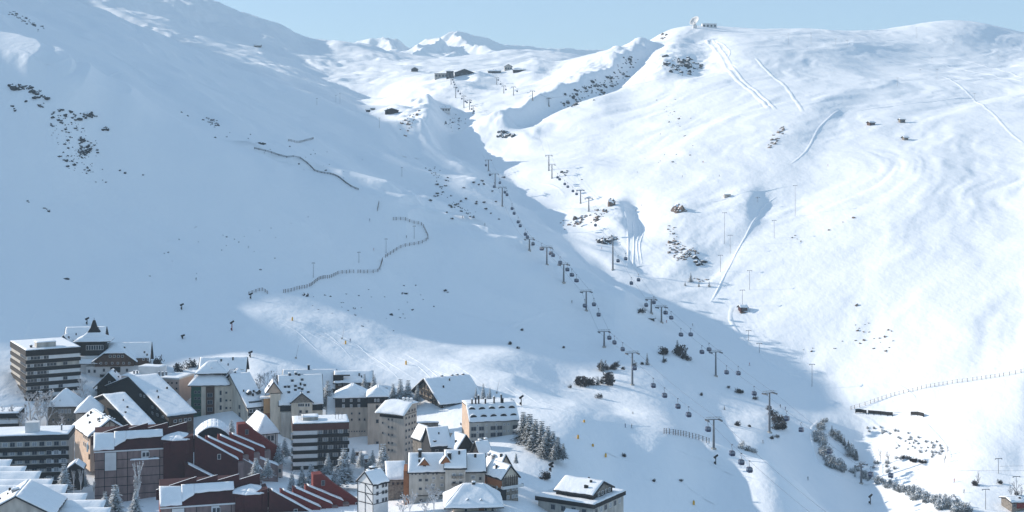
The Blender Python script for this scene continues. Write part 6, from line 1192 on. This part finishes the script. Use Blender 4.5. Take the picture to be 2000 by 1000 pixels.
def gun(px, py, hpx, label, red=False):
    p = at(px, py); h = hpx * p.y / F; t = thing('snow_gun', label, 'snow gun', p, .6, 'snow guns')
    G().tube((0, 0, -.5), (0, 0, h * .75), .22, 6).build('post', mat('red_pad', (.3, .03, .04), .8) if red else M_DARK, t); G().tube((-.9, 0, h * .72), (.9, -.2, h * .95), .5, 12, r2=.42).tube((.9, -.2, h * .95), (1.0, -.22, h * .96), .3, 8).build('fan_barrel', M_DARK, t); G().box(-.35, .35, .3, .8, .4, 1.3).build('control_box', M_DARK, t)
gun(453, 646, 20, 'snow gun on a red padded post at the end of the small bank', True); gun(355, 605, 12, 'dark snow gun high on the shaded slope left of the strip'); gun(170, 634, 14, 'dark snow gun above the spire of the hotel'); gun(1076, 921, 18, 'short dark snow gun standing by the spiky shrub'); gun(490, 584, 12, 'dark snow gun at the very tip of the sunlit strip'); gun(1018, 792, 20, 'dark snow gun on the sunlit snow above the apricot block'); gun(357, 662, 8, 'small dark snow gun above the dark bushes'); gun(489, 698, 12, 'slim snow gun on the bank behind the village'); gun(1398, 908, 20, 'snow gun under the lowest near tower'); gun(1700, 985, 20, 'snow gun on the bright piste at the bottom')
M_YEL = mat('yellow_foam_mat', (.65, .36, .06), .8, .05)
for px, py, h, w_ in ((571, 626, 8, 'nearest the tip of the sunlit strip'), (675, 672, 8, 'beside the skier on the sunlit strip'), (793, 712, 9, 'at the middle of the sunlit strip'), (918, 756, 7, 'behind the carved timber chalet'), (1129, 857, 9, 'on the bright snow right of the village'), (1158, 872, 6, 'on the bright crest above the blue slope'), (1183, 893, 9, 'in the blue shade below the crest'), (1355, 986, 10, 'low in the shade at the bottom'), (1141, 825, 6, 'farther back on the bright snow')):
    p = at(px, py); h = h * p.y / F; t = thing('padded_marker', 'yellow padded marker post ' + w_, 'marker', p, .3, 'yellow padded markers')
    G().tube((0, 0, -.5), (0, 0, h), .1, 6).build('pole', M_METAL, t); G().tube((0, 0, .05), (0, 0, h * .8), .45, 10, r2=.42).build('foam_pad', M_YEL, t)
for i, (px, py, w_) in enumerate(((578, 700, 'behind the skylight roof house'), (668, 662, 'at the middle of the sunlit strip'), (970, 768, 'above the apricot block'))):
    p = at(px, py); t = thing('snow_lance', 'thin slanting snowmaking lance ' + w_, 'snow lance', p, 0, 'snowmaking lances'); hh = 26 * p.y / F
    G().tube((0, 0, 0), (hh * .2, 0, hh), .09, 5, r2=.05).build('lance', M_METAL, t); G().box(-.4, .4, -.4, .4, -.3, .7).build('hydrant', M_GREY, t)
# ------------------------------------------------------------------ haze
def make_haze():
    bm = bmesh.new(); bmesh.ops.create_cube(bm, size=1)
    x0, x1, y0, y1, z0, z1 = -3300, 3300, -150, 6600, -420, 1150
    bmesh.ops.scale(bm, vec=(x1-x0, y1-y0, z1-z0), verts=bm.verts)
    bmesh.ops.translate(bm, vec=((x0+x1)/2, (y0+y1)/2, (z0+z1)/2), verts=bm.verts)
    me = bpy.data.meshes.new('haze'); bm.to_mesh(me); bm.free()
    o = bpy.data.objects.new('haze', me); col.objects.link(o); o['kind'] = 'stuff'
    m = bpy.data.materials.new('haze'); m.use_nodes = True; nt = m.node_tree; nt.nodes.clear()
    v = nt.nodes.new('ShaderNodeVolumePrincipled'); out = nt.nodes.new('ShaderNodeOutputMaterial')
    v.inputs['Color'].default_value = (.62, .82, 1, 1); v.inputs['Density'].default_value = HAZE; v.inputs['Anisotropy'].default_value = 0
    nt.links.new(v.outputs[0], out.inputs['Volume']); me.materials.append(m)
make_haze()
